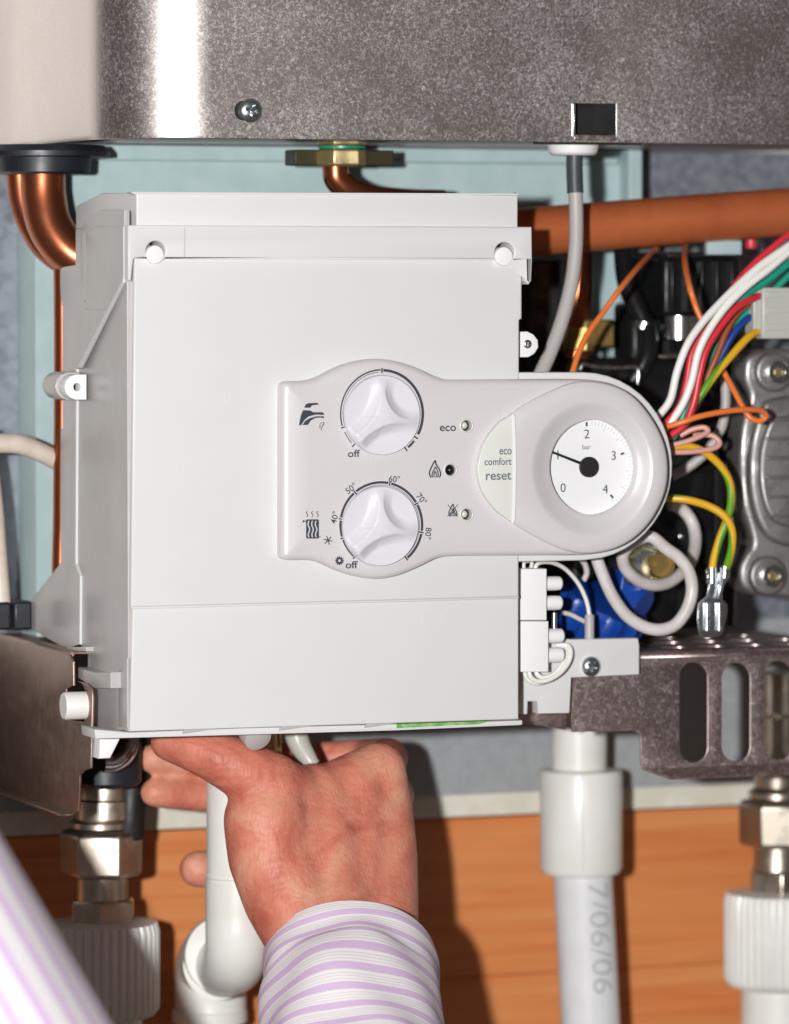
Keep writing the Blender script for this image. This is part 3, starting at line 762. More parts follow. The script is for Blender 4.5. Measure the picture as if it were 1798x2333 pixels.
def ring_el(rx, ry, Y, dx=0, dy=0):
    return [P(GC[0]+dx+rx*math.cos(2*math.pi*i/144), GC[1]+dy-ry*math.sin(2*math.pi*i/144), Y) for i in range(144)]
def mixr(A, B, t): return [a*(1-t)+b*t for a, b in zip(A, B)]
r_top = ring_star(1, YT+.25, -5); r_dish = ring_el(140, 156, YT-.4, -2, 3)
rings = [ring_star(1, YF+2), ring_star(1, YT+2.4), ring_star(1, YT+1.2, -1), r_top, mixr(r_top, r_dish, .5), r_dish]
for t, yy in ((.12,YT-.15),(.3,YT+.9),(.5,YT+2.2),(.7,YT+3.4),(.88,YT+4.4),(1,YT+4.8)):
    rings.append(ring_el(140+(100.5-140)*t, 156+(110-156)*t, yy, -2*(1-t), 3*(1-t)-1*t))
rings.append(ring_el(99.2, 108.8, YT+5.1, 0, -1)); 
inner = ring_el(99.2, 108.8, YT+5.1, 0, -1)
rings.append([p+Vector((0,.0075,0)) for p in inner])
gl = loft('gauge_bezel', rings, 'fascia', bx, smooth=60)
# dial
YD = -3.0
cD = sum((p for p in inner), Vector())/144
rD = max((p-cD).length for p in inner)
lathe('gauge_dial', Vector((cD.x, YD*.001, cD.z)), (0,1,0), [(rD*1000-.2,0),(rD*1000-.2,.8)], 'dial', gl, 72)
lathe('gauge_glass', Vector((cD.x, (YT+6.3)*.001, cD.z)), (0,1,0), [(rD*1000-.25,0),(rD*1000-.25,.8)], 'glass', gl, 72)
hub = P(1341,1064,YD-1.6)
lathe('needle_hub', P(1341,1064,YD-.1), (0,-1,0), [(5.75,0),(5.75,1.4),(5.2,1.9)], 'black', gl, 40)
fplate('needle', [[(1256,1028),(1259,1033),(1343,1067),(1345,1060),(1258,1027)]], YD-1.4, YD-.9, 'black', gl, .1)
YN = YD-.14
for ch, zx, zy in (('2',868,763),('3',1092,943),('4',1022,1222),('0',670,1212),('1',627,938)):
    text('numeral', ch, 1100+zx/3.659, 780+zy/3.659, 20.5, YN, 'ink', gl, bold=-.004)
text('unit_text', 'bar', 1100+865/3.659, 780+872/3.659, 11, YN, 'inkgrey', gl, bold=.0)
mk = []
for zx0, zy0, zx1, zy1 in ((867,665,867,700),(1150,934,1180,922),(1066,1272,1088,1298)):
    mk.append(([(1100+zx0/3.659,780+zy0/3.659),(1100+zx1/3.659,780+zy1/3.659)], 4.2))
for q_ in mk: strokes('major_tick', [q_], YN, 'ink', gl)
mk = []
cx, cy = 1341, 1065
for i in range(1, 31):
    a = 90 - i*4.75
    lng = 18 if i % 5 == 0 else 11
    ox, oy = 102, 108
    k0 = 1-lng/105.0
    mk.append(([(cx+ox*k0*math.cos(R(a)), cy-oy*k0*math.sin(R(a))), (cx+ox*math.cos(R(a)), cy-oy*math.sin(R(a)))], .95))
strokes('minor_tick', mk, YN, 'paleprint', gl)['kind'] = 'stuff'

# ---- reset button
seg_ = crom([(1169,944),(1150,955),(1135,967),(1108,1002),(1093,1045),(1090,1078),(1101,1121),(1127,1158),(1150,1177),(1168,1190)], 4)
chord = [(1170.5,1185),(1172.5,1130),(1173,1067),(1172.5,1000),(1170.5,950)]
but = fplate('reset_button', [[tuple(p) for p in seg_]+chord], YT-.9, YT+3, 'cream', bx, .5, 3, 50)
strokes('button_edge', [([(1168.5,944),(1171,950),(1173,1000),(1173.7,1067),(1173,1130),(1171,1185),(1168,1192)], 4.5)], YT-1.5, 'clean', but, 1.5)
strokes('button_joint', [([(1091,1067),(1172,1067)], 1.2)], YT-1.0, 'trim', but)
YBt = YT-1.02
for t, zx0, zx1, zy, h in (('eco',138,242,912,13.5),('comfort',14,242,993,17),('reset',25,240,1115,18)):
    text('lettering', t, 1100+(zx0+zx1)/2/3.659, 780+zy/3.659, h, YBt, 'inkgrey', but, w=(zx1-zx0)/3.659, bold=.014)

# ---- knobs
def knob(px, py, rpx, name='knob'):
    c = P(px, py, YF-3.2); r = rpx*K(YF); V = []; Fc = []; NR, NA = 34, 120
    arms = [218.6, 90, 349]; H = .0056
    bis = [(154.3,64.3,.24),(39.5,50.5,.22),(283.8,65.2,.24)]
    scoops = []
    for th, be, m in bis:
        cc = (.94-m*m)/(2*(.97*math.cos(R(be-7))-m)); scoops.append((cc*math.cos(R(th)), cc*math.sin(R(th)), cc-m))
    def hgt(x, z):
        q = math.hypot(x, z); d = max(rho-math.hypot(x-sx, z-sz) for sx, sz, rho in scoops)
        t = min(1, max(0, d/.30)); g = 1-t*t*(3-2*t)
        g = g*.72 + .28*(1-min(1,max(0,d/.07)))            # crisp crest with a scooped flank
        a = math.degrees(math.atan2(z, x)) % 360
        da = min(abs(a-218.6), 360-abs(a-218.6))
        if da < 35: fade = 1-.22*q - (.5 if q > .93 else 0)*((q-.93)/.07)
        else: fade = max(0, 1-(q/.98)**1.7)
        bowl = -.0008*(1-q*q)
        return H*g*max(0,fade) + bowl
    def pt(x, z, h): return c + Vector((x*r, -h, z*r))
    V.append(pt(0,0,hgt(0,0)))
    for i in range(1, NR+1):
        q = i/NR
        for k in range(NA):
            a = 2*math.pi*k/NA; x, z = q*math.cos(a), q*math.sin(a); V.append(pt(x, z, hgt(x, z)))
    for q, h in ((1.012,-.0004),(1.02,-.0012),(1.025,-.0031)):
        for k in range(NA): a = 2*math.pi*k/NA; V.append(pt(q*math.cos(a), q*math.sin(a), h))
    for k in range(NA): Fc.append((0, 1+k, 1+(k+1)%NA))
    for i in range(NR+2):
        for k in range(NA):
            k2 = (k+1)%NA; o = 1+i*NA; Fc.append((o+k, o+NA+k, o+NA+k2, o+k2))
    me = bpy.data.meshes.new(name); me.from_pydata([tuple(v) for v in V], [], Fc); fixn(me)
    return mesh_obj(name, me, 'knob', bx, 45)
k1 = knob(873,946,89); k1['label'] = 'upper hot water knob pointing towards off'
k2 = knob(869,1199,89); k2['label'] = 'lower heating temperature knob pointing towards off'

# ---- print on the fascia (z4: zoom coordinates of the photograph)
YI = YF-.06
def z4(x, y): return (600+x/2.805, 780+y/2.805)
def zz(*pts): return [z4(*p) for p in pts]
def ringmark(name, cx, cy, rx, ry, arcs, ticks):
    lst = []
    for a0, a1, w, dr in arcs: lst.append((arcpts(cx,cy,rx+dr,ry+dr,a0,a1,30), w))
    for a in ticks:
        c_, s_ = math.cos(R(a)), math.sin(R(a)); lst.append(([(cx+(rx-6)*c_, cy-(ry-6)*s_),(cx+(rx+5)*c_, cy-(ry+5)*s_)], 3.2))
    return strokes(name, lst, YI, 'ink', bx)
ringmark('dial_ring_print', 870.5, 943, 93, 99.5, [(88,-28,6,0),(92,196,3.2,1),(94,196,1.2,-4),(204,222,2,0),(204,222,1,-4),(-38,-50,5,0)], (90,198,226,-33,-54))
ringmark('dial_ring_print', 869, 1196, 93, 97, [(76,32,5.5,0),(28,-8,5.5,0),(-12,-50,5.5,0),(80,128,5.5,0),(132,170,5.5,0),(174,196,5.5,0),(200,227,4,0),(76,-50,1.2,-6),(80,227,1.2,-6)], (78,130,172,198,229,30,-10,-52))
for t, zx, zy, h, rt in (('60°',838,873,15.5,-5),('50°',560,933,15.5,36),('40°',455,1120,15.5,76),('70°',1013,1000,15.5,-50),('80°',1055,1222,15.5,-96)):
    text('temperature_print', t, *z4(zx, zy), h, YI, 'ink', bx, rot=rt, bold=.006)
for t, zx, zy, h, w in (('off',580,710,17,27.5),('off',565,1421,17,27.5),('eco',1180,550,12.8,37)):
    text('lettering', t, *z4(zx, zy), h, YI, 'ink', bx, w=w, bold=.012)
inkpoly('tap_icon', zz((262,418),(270,398),(285,389),(345,386),(357,397),(312,403),(300,418)), YI, 'ink', bx)
inkpoly('tap_icon', zz((254,433),(302,435),(318,446),(380,447),(389,457),(389,464),(335,462),(290,474),(262,498),(244,528),(228,530),(240,470)), YI, 'ink', bx)
inkpoly('tap_icon', zz((250,529),(268,502),(300,483),(340,472),(386,472),(386,479),(335,483),(304,500),(286,527)), YI, 'ink', bx)
strokes('tap_icon', [(zz((370,480),(390,480)), 2.2), ([tuple(p) for p in crom(zz((382,508),(388,520),(378,535),(373,548),(370,562)),4)], 1.9), ([tuple(p) for p in crom(zz((372,512),(362,528),(364,540),(358,548)),4)], 1.4)], YI, 'ink', bx)
inkpoly('radiator_icon', zz((281,1131),(350,1131),(356,1138),(356,1248),(350,1254),(281,1254),(274,1248),(274,1138)), YI, 'ink', bx)
wv = []
for x in (292,315,338):
    wv.append(([tuple(p) for p in crom(zz((x,1140),(x-6,1165),(x+5,1195),(x-4,1225),(x,1246)),4)], 2.6))
strokes('radiator_icon', wv, YI-.06, 'fascia', bx)
wv = [(zz((254,1143),(276,1143)),2.6),(zz((256,1136),(256,1152)),2.4),(zz((354,1243),(366,1243)),2.2)]
for x in (280,313,347): wv.append(([tuple(p) for p in crom(zz((x+3,1078),(x-5,1090),(x+5,1102),(x-2,1117)),4)], 1.7))
strokes('radiator_icon', wv, YI, 'ink', bx)
wv = []
for a in (12,72,132):
    dx, dy = 29*math.cos(R(a)), 29*math.sin(R(a)); wv.append((zz((414-dx,1265-dy),(414+dx,1265+dy)), 2.2))
strokes('frost_icon', wv, YI, 'ink', bx)
wv = [([z4(487+15*math.cos(R(t)), 1395+15*math.sin(R(t))) for t in range(0,361,15)], 4.2)]
for a in range(0,360,30): wv.append((zz((487+18*math.cos(R(a)),1395+18*math.sin(R(a))),(487+29*math.cos(R(a)),1395+29*math.sin(R(a)))), [3.4,1.6]))
strokes('sun_icon', wv, YI, 'ink', bx)
def flame(cx, cy, s, w):
    return [([tuple(p) for p in crom(zz((cx-26*s,cy+52*s),(cx-36*s,cy+25*s),(cx-24*s,cy-12*s),(cx+1*s,cy-56*s),(cx+6*s,cy-34*s),(cx+24*s,cy-6*s),(cx+36*s,cy+28*s),(cx+27*s,cy+52*s)),5)], w),
            ([tuple(p) for p in crom(zz((cx-16*s,cy+52*s),(cx-19*s,cy+30*s),(cx-4*s,cy-4*s),(cx+3*s,cy-16*s),(cx+16*s,cy+14*s),(cx+20*s,cy+34*s),(cx+15*s,cy+52*s)),5)], w*.8),
            ([tuple(p) for p in crom(zz((cx-4*s,cy+50*s),(cx-8*s,cy+36*s),(cx,cy+12*s),(cx+8*s,cy+34*s),(cx+4*s,cy+50*s)),5)], w*.8)]
strokes('flame_icon', flame(1098,812,1.0,3.2), YI, 'ink', bx)
strokes('crossed_flame_icon', flame(1212,1075,.72,2.6)+[(zz((1180,1037),(1243,1112)),1.6),(zz((1243,1037),(1178,1112)),1.6)], YI, 'ink', bx)

# ================================================================== PLASTIC ARM, TERMINAL BLOCKS, THIN WIRES
arm = thing('plastic_arm', 'light grey plastic mounting arm with a round screw beside the terminal blocks', 'bracket', P(1320,1625,34))
fplate('arm_plate', [[(1188,1440),(1300,1457),(1454,1454),(1457,1470),(1457,1537),(1302,1544),(1298,1625),(1227,1626),(1226,1598),(1203,1598),(1202,1627),(1190,1628)]], 32, 41.5, 'white', arm, .6, 2)
screw('screw', 1346, 1518, 23.5, 31.8, 'zinc', arm, .7, .4)
tb = thing('terminal_block', 'white plastic terminal blocks with four round screw necks on the box side', 'terminal block', P(1216,1531,18))
for x0,y0,x1,y1 in ((1183,1296,1246,1413),(1187,1415.5,1250,1531)):
    ol = [(x0,y0),(x1,y0),(x1,y1),(x0,y1)]
    fplate('block', [ol], 14, 31, 'clean', tb, .5, 2)
for x, y0, y1 in ((1244,1313,1346),(1244,1357,1391),(1248,1432,1466),(1248,1475,1510)):
    r = (y1-y0)/2*K(22)*1000; b0 = P(x, (y0+y1)/2, 22)
    nk = lathe('screw_neck', b0-Vector((.003,0,0)), (1,0,0), [(r,0),(r,9.0),(r*.95,11.2),(r*.72,12.2),(r*.6,12.2),(r*.58,9.5)], 'clean', tb, 28)
lathe('metal_stud', P(1263,1396,26), (0,0,-1), [(1.6,0),(1.6,10)], 'zinc', tb, 14)
tag(tube('thin_wire', [(1195,1300,22),(1193,1285,22),(1200,1279,24),(1212,1280,26),(1208,1300,24)], 1.1, 'whitewire', None, 10), 'short thin white wire looping into the top of the terminal blocks', 'wire')
tag(tube('thin_wire', [(1219,1304,22),(1222,1288,22),(1236,1281,24),(1262,1283,28),(1290,1298,32),(1318,1330,35),(1336,1368,36),(1343,1405,36),(1343,1440,36)], 1.25, 'whitewire', None, 12), 'thin white wire arching from the terminal blocks down to a small grey ferrule', 'wire')
ft = P(1343,1456,36)
tag(lathe('ferrule', ft, (0,0,1), [(2.7,-6),(2.75,0),(2.75,13),(2.3,14)], 'grey', None, 20), 'small grey ferrule sleeve standing in the plastic mounting arm', 'ferrule')
tag(tube('thin_wire', [(1283,1396,60),(1300,1400,60),(1320,1410,60),(1336,1418,60)], 1.4, 'loopwire', None, 10), 'short off-white wire end poking out over the blue valve', 'wire')
tag(tube('thin_wire', [(1206,1520,21),(1208,1540,20),(1224,1552,20),(1250,1549,20),(1278,1532,21),(1296,1508,23),(1301,1485,25),(1293,1470,28),(1270,1470,31)], 1.35, 'whitewire', None, 12), 'thin white wire looping from under the lower terminal block, outer loop', 'wire')
tag(tube('thin_wire', [(1221,1520,23),(1224,1536,22),(1240,1544,22),(1262,1536,22),(1280,1516,23),(1292,1492,25),(1290,1476,28),(1276,1476,31)], 1.35, 'whitewire', None, 12), 'thin white wire looping from under the lower terminal block, inner loop', 'wire')
tag(tube('thin_wire', [(1196,1520,26),(1198,1542,26),(1214,1556,26),(1234,1556,27),(1252,1550,30)], 1.2, 'whitewire', None, 10), 'short thin white wire curling under the corner of the lower terminal block', 'wire')
tag(tube('thin_wire', [(1318,1270,58),(1332,1284,60),(1337,1305,62),(1330,1322,64)], 1.7, 'loopwire', None, 10), 'short off-white cable bend just under the gauge end of the box', 'wire')

# ================================================================== RIGHT INTERIOR
pm = thing('diverter_valve', 'black plastic valve motor and body behind the coloured wires', 'valve', P(1450,1420,130))
mo = P(1608,800,150)
lathe('motor', mo, (0,0,1), [(23,0),(24,1),(24,46),(22.5,48)], 'black', pm, 48)
pbox('motor_box', 1512, 586, 1690, 720, 118, 170, 'blackg', pm, 3, 3)
lathe('body', P(1420,1430,150), (0,0,1), [(34,0),(36,10),(36,60),(30,70),(30,128),(26,132)], 'blackg', pm, 40)
pbox('dark_fill_housing', 1300, 815, 1640, 1440, 122, 175, 'blackg', pm, 5, 3)  # housings added as dark masses; the interior's shade is put into their black
pbox('dark_fill_housing', 1196, 590, 1330, 1400, 165, 190, 'black', pm, 3)
pbox('dark_fill_housing', 1440, 690, 1720, 900, 150, 180, 'black', pm, 3)
for i in range(5):
    x = 1530+i*34
    pbox('motor_rib', x, 592, x+9, 712, 114.5, 118.2, 'blackg', pm, .6)
pbox('motor_lid', 1520, 574, 1682, 588, 116, 168, 'black', pm, 1.5)
for x, y in ((1330,905),(1330,1120),(1600,905)):
    lathe('housing_boss', P(x,y,122.5), (0,-1,0), [(6,0),(6,3),(5,4),(3,4),(2.6,1.5)], 'blackg', pm, 24)
for y in (960, 1010, 1060):
    pbox('housing_rib', 1520, y, 1640, y+12, 118, 122.3, 'blackg', pm, .8)
h1 = thing('rubber_hose', 'glossy black hose curving behind the orange wire', 'hose', P(1440,850,128))
tube('hose', [(1420,560,150),(1428,640,140),(1452,700,132),(1476,760,126),(1470,820,122),(1440,870,124)], 6.0, 'blackg', h1, 18)
lathe('hose_clip', P(1468,742,129), (.25,-.1,.95), [(6.6,-2.5),(7.2,-2),(7.2,2),(6.6,2.5)], 'zinc', h1, 28)
h2 = thing('rubber_hose', 'black hose dropping behind the yellow and green wires', 'hose', P(1660,1430,112))
tube('hose', [(1655,880,130),(1650,980,122),(1662,1100,116),(1668,1220,114),(1660,1330,112),(1656,1425,112)], 4.6, 'blackg', h2, 16)
tag(lathe('steel_stud', P(1640,1425,118), (0,0,1), [(3,0),(3,26),(4.6,26),(4.6,31),(2.6,32)], 'zinc', None, 20), 'upright steel stud on the bracket beside the spade terminal', 'stud')
cl = thing('valve_clip', 'shiny metal clip band around the black valve motor', 'clip', P(1545,775,118))
lathe('band', P(1548,774,132), (0,0,1), [(14.5,0),(15,.5),(15,14),(14,15)], 'chrome', cl, 40)
tube('clip_rod', [(1500,812,112),(1530,812,110),(1570,809,110),(1620,806,112)], 1.5, 'chrome', cl, 10)
wb = thing('wire_bail', 'bent steel wire bail over the black valve body', 'bail', P(1390,870,112))
tube('bail', [(1322,842,112),(1330,830,112),(1360,836,112),(1410,838,112),(1448,836,112),(1455,850,112),(1452,876,112)], 1.3, 'zinc', wb, 10, 4)
ss = thing('bracket_strip', 'pale steel strip standing behind the horizontal copper pipe', 'strip', P(1480,720,178))
fplate('strip', [[(1436,560),(1560,560),(1540,598),(1492,660),(1440,712)]], 178, 180, 'backgrey', ss, .3)
fplate('tab', [[(1612,548),(1690,548),(1690,580),(1612,580)]], 112, 116, 'teal', ss, .4)
tag(lathe('bleed_screw', P(1711,566,128), (0,0,1), [(3.2,0),(3.4,1),(3.4,5),(2.6,6)], 'redwire', None, 20), 'tiny red bleed screw just under the horizontal copper pipe', 'screw')
# blue cap + chrome hex union
bc = thing('filling_valve', 'blue ribbed plastic filling valve below the looped off-white cable', 'valve', P(1370,1430,84))
ax = (P(1395,1290,80)-P(1340,1410,92)).normalized()
lathe('cap', P(1352,1432,90), (.28,-.42,.86), [(23,-4),(25,2),(26,16),(24,19),(15,20)], 'blue', bc, 60, rib=lambda a,r,h: r*(1+.045*(1 if math.sin(10*a) > 0 else -1)) if r > 20 else r)
lathe('cap_stem', P(1425,1352,82), (.5,-.7,-.45), [(10,-6),(11,0),(11,12),(9,14)], 'blue', bc, 36)
fplate('cap_wing', [[(1420,1300),(1452,1322),(1475,1368),(1456,1386),(1432,1396),(1410,1350)]], 70, 90, 'blue', bc, 2, 3)
hx = thing('hex_union', 'chrome hex union with a brass end inside the cable loop', 'union', P(1480,1335,66))
lathe('hex', P(1472,1284,70), (-.10,-.98,.16), [(16,-22),(17.5,-21),(17.5,0),(15.0,2.8),(11,2.8),(10,1.0)], 'zinc', hx, 6, smooth=25, bevel=.7, rot=R(12))
lathe('brass_end', P(1508,1286,62), (-.10,-.98,.16), [(8.0,-12),(8.0,0),(7.4,1.2),(6.6,1.2),(6.2,-.8)], 'brassdark', hx, 36)
tag(screw('small_screw', 1551, 1222, 8, 118, 'zinc', None, .8, 0, False), 'tiny bright screw head on the dark valve body', 'screw')

def z7(x, y, Y): return (1150+x/2.597, 950+y/2.597, Y)
def z8(x, y, Y): return (1150+x/2.597, 1240+y/2.597, Y)
def z6(x, y, Y): return (1150+x/2.597, 500+y/2.597, Y)
# looped off-white cable
tag(tube('looped_cable', [z8(530,40,40),z8(548,95,40),z8(590,205,40),z8(645,320,39),z8(725,425,38),z8(825,488,37),z8(920,505,36),z8(1010,475,35),z8(1078,385,34),z8(1108,275,34),z8(1092,170,34),
   z8(1035,85,35),z8(955,25,36),z7(860,708,38),z7(765,738,42),z7(702,808,46),z7(712,890,50),z7(780,960,54),z7(870,993,58),z7(960,982,64),z7(1050,920,72),z7(1105,845,82),z7(1128,740,92),z7(1115,640,98),z7(1060,555,100),z7(980,515,100)],
   3.55, 'loopwire', None, 18), 'off-white cable wound in two loops under the pressure gauge', 'cable')
tag(tube('grey_wire', [z6(1303,930,80),z6(1308,1080,80),z6(1292,1200,80),z7(1268,90,80),z7(1195,205,82),z7(1095,290,86),z7(990,350,90)], 2.9, 'grey', None, 12), 'pale grey cable running down behind the coloured wires', 'cable')
# earth wires
tag(tube('earth_wire', [z7(940,178,30),z7(1000,178,30),z7(1080,172,30),z7(1180,207,30),z7(1270,282,30),z7(1328,380,30),z7(1340,490,30),z7(1318,600,32),z7(1272,720,34),z7(1240,830,36),z7(1226,912,37)], 2.3, 'earth', None, 14), 'green and yellow earth wire in a tall curve to the flat spade terminal', 'wire')
tag(tube('earth_wire', [z7(930,486,40),z7(980,480,38),z7(1080,490,34),z7(1200,525,31),z7(1295,582,28),z7(1342,660,27),z7(1346,760,28),z7(1322,860,31),z7(1305,905,33)], 2.3, 'earth', None, 14), 'green and yellow earth wire crossing low over the other to the spade terminal', 'wire')
sp = thing('spade_terminal', 'silver spade terminal crimped on two green and yellow wires above the slotted bracket', 'terminal', P(1620,1450,38))
fplate('crimp', [[z7(1190,905,0)[:2],z7(1258,905,0)[:2],z7(1250,960,0)[:2],z7(1285,1075,0)[:2],z7(1318,1110,0)[:2],z7(1318,1150,0)[:2],z7(1290,1285,0)[:2],z7(1255,1300,0)[:2],z7(1150,1305,0)[:2],z7(1140,1200,0)[:2],z7(1145,1105,0)[:2],z7(1195,1060,0)[:2],z7(1212,985,0)[:2]]], 35, 36, 'zinc', sp, .3)
for x in (1196, 1268):
    tube('rolled_edge', [z7(x,1100,34.5),z7(x,1262,34.5)], 1.7, 'zinc', sp, 12, 2)
tube('barrel', [z7(1226,895,37),z7(1226,985,36)], 3.2, 'zinc', sp, 14, 3)
tube('barrel', [z7(1304,885,33),z7(1300,950,33)], 2.9, 'zinc', sp, 14, 3)
tube('neck', [z7(1298,940,33),z7(1275,1010,34),z7(1262,1075,34)], [2.6,1.6,2.2], 'zinc', sp, 12, 3)
# coloured bundle
W = [
 ('red_wire','redwire',1.95,[z6(1750,30,34),z6(1683,85,32),z6(1500,238,30),z6(1375,372,28),z6(1275,520,27),z6(1185,655,27),z6(1108,790,27),z6(1078,950,27),z6(1036,1100,27),z6(960,1200,28),z6(900,1260,30)],'red wire running along the upper edge of the wire bundle'),
 ('white_wire','whitewire',2.25,[z6(1760,98,28),z6(1683,155,26),z6(1520,268,24),z6(1372,398,22),z6(1252,518,20),z6(1160,622,19),z6(1080,742,18),z6(1020,900,19),z6(982,1060,21),z6(925,1145,25),z6(880,1190,29)],'white wire leading the bundle with a bare brown end at the gauge'),
 ('white_wire','whitewire',2.25,[z6(1760,125,26),z6(1683,190,24),z6(1560,294,22),z6(1422,404,21),z6(1302,524,20),z6(1205,662,20),z6(1145,790,21),z6(1108,950,22),z6(1060,1080,24),z6(990,1190,27),z6(920,1260,30)],'white wire in the middle of the bundle between red and green'),
 ('green_wire','greenwire',2.2,[z6(1760,200,36),z6(1683,258,35),z6(1570,350,33),z6(1430,442,31),z6(1322,540,30),z6(1238,660,30),z6(1175,800,30),z6(1125,980,30),z6(1066,1130,31),z6(1010,1270,32),z6(930,1340,33)],'green wire passing in front, from the top of the bundle to the gauge'),
 ('green_wire','greenwire',2.0,[z6(1760,260,40),z6(1683,330,40),z6(1590,420,41),z6(1470,520,42),z6(1360,620,43),z6(1270,720,44),z6(1200,860,44),z6(1150,1020,44),z6(1090,1180,44),z6(1020,1290,44)],'second green wire tucked behind the connector'),
 ('red_wire','redwire',2.1,[z6(1530,450,38),z6(1480,462,32),z6(1372,522,27),z6(1272,640,25),z6(1194,770,24),z6(1152,920,24),z6(1120,1080,25),z6(1062,1215,26),z6(960,1290,28),z6(900,1320,30)],'red wire from the translucent connector to the gauge'),
 ('brown_wire','brownwire',2.0,[z6(1560,482,42),z6(1500,486,40),z6(1402,530,37),z6(1322,640,36),z6(1262,790,36),z6(1202,930,37),z6(1150,1060,38),z6(1080,1180,39)],'brown wire from the translucent connector'),
 ('blue_wire','bluewire',2.0,[z6(1560,565,42),z6(1500,568,40),z6(1430,592,38),z6(1352,680,38),z6(1286,800,39),z6(1240,890,40),z6(1190,1000,41),z6(1120,1120,42)],'blue wire from the translucent connector'),
 ('earth_wire','earth',2.3,[z6(1560,655,40),z6(1500,662,36),z6(1440,698,32),z6(1340,806,29),z6(1242,922,28),z6(1165,1030,29),z6(1100,1110,32),z6(1020,1200,36)],'green and yellow wire leaving the bottom of the translucent connector'),
 ('orange_wire','orangewire',1.7,[z6(950,60,150),z6(890,175,138),z6(790,282,84),z6(690,402,62),z6(590,540,58),z6(500,664,54),z6(442,780,50),z6(402,900,46),z6(380,960,44)],'orange wire slanting down alone to the top of the gauge end'),
 ('orange_wire','orangewire',1.7,[z6(1074,70,150),z6(1070,165,138),z6(1066,250,84),z6(1092,390,53),z6(1132,520,50),z6(1168,605,48),z6(1228,770,46),z6(1300,910,40),z6(1352,1005,34),z6(1410,1112,28),z6(1452,1172,25),z6(1508,1192,24),z6(1546,1165,23),z6(1516,1132,21),z6(1430,1125,18),z6(1300,1136,16),z6(1150,1166,15),z6(1050,1200,17),z6(960,1226,22),z6(900,1240,27)],'orange wire passing behind the bundle and doubling back in a small loop'),
 ('pink_wire','pinkwire',1.6,[z7(920,190,32),z7(965,172,30),z7(1060,150,27),z7(1150,116,25),z7(1202,86,25),z7(1178,62,26),z7(1110,74,29),z7(1040,110,32)],'pinkish wire making the smaller upper loop beside the gauge'),
 ('pink_wire','pinkwire',1.6,[z7(920,214,30),z7(970,210,28),z7(1100,206,25),z7(1220,190,24),z7(1272,158,24),z7(1240,116,26),z7(1180,104,29),z7(1120,110,33)],'pinkish wire making the wider lower loop beside the gauge'),
]
for nme, mt, r, pts, lab in W:
    tag(tube(nme, pts, r, mt, None, 12), lab, 'wire', 'wires of the harness')
cn = thing('wire_connector', 'translucent white nylon wire connector beside the pump casting', 'connector', P(1760,772,40))
pbox('mouth', 1717, 657, 1744, 762, 34, 46, 'nylon', cn, .8)
pbox('body', 1737, 655, 1900, 772, 31, 49, 'nylon', cn, 1.2)
for y in (664, 700, 738):
    pbox('rib', 1748, y, 1880, y+14, 29.6, 31.2, 'nylon', cn, .4)
# pump casting
pc = thing('pump_casting', 'grey cast metal pump flange with two bright bolts beside the wires', 'pump', P(1790,1365,74))
cast = crom([(1702,820),(1726,802),(1770,796),(1850,800),(1950,830),(1950,1330),(1850,1362),(1770,1362),(1712,1352),(1690,1330),(1688,1292),(1702,1262),(1716,1238),(1708,1200),(1694,1150),(1688,1085),(1688,1010),(1697,950),(1710,905),(1698,865)], 5, True)
fplate('flange', [[tuple(p) for p in cast]], 74, 96, 'alu', pc, 3.5, 4, 60)
rim = crom([(1738,930),(1760,910),(1830,900),(1900,905),(1900,1240),(1830,1250),(1768,1236),(1735,1200),(1716,1140),(1710,1075),(1716,1000)], 5, True)
fplate('cover', [[tuple(p) for p in rim]], 66, 76, 'alu', pc, 3.5, 4, 60)
rim2 = [(1790+(x-1790)*.72, 1075+(y-1075)*.74) for x, y in [tuple(p) for p in rim]]
fplate('cover_step', [rim2], 61, 68, 'alu', pc, 2.5, 4, 60)
for i in range(6):
    y = 950+i*44
    pbox('casting_rib', 1748, y, 1900, y+10, 58.6, 61.3, 'alu', pc, .9)
for x, y in ((1770,848),(1757,1312)):
    fplate('boss', [circ(x-4,y,42,45,40)], 68, 80, 'alu', pc, 2.2, 3, 60)
    bo = lathe('bolt', P(x,y,67.5), (0,-1,0), [(6.6,-1),(6.6,3.6),(5.9,4.3),(4.0,4.3),(3.6,2.0)], 'chrome', pc, 28)
    lathe('bolt_socket', P(x+1,y,65.4), (0,-1,0), [(3.3,0),(3.3,.8),(2.2,1.6)], 'brass', bo, 6)

# ================================================================== PIPES BELOW
Zax = (0,0,1)
def lat(name, px, py_bot, Y, prof_px, mat, parent, seg=48, **kw):
    """prof_px: (radius px, py) going upward; axis vertical through pixel column px"""
    base = P(px, py_bot, Y); k = K(Y)
    return lathe(name, base, Zax, [(r*k*1000, (P(px,py,Y).z-base.z)*1000) for r, py in prof_px], mat, parent, seg, **kw)
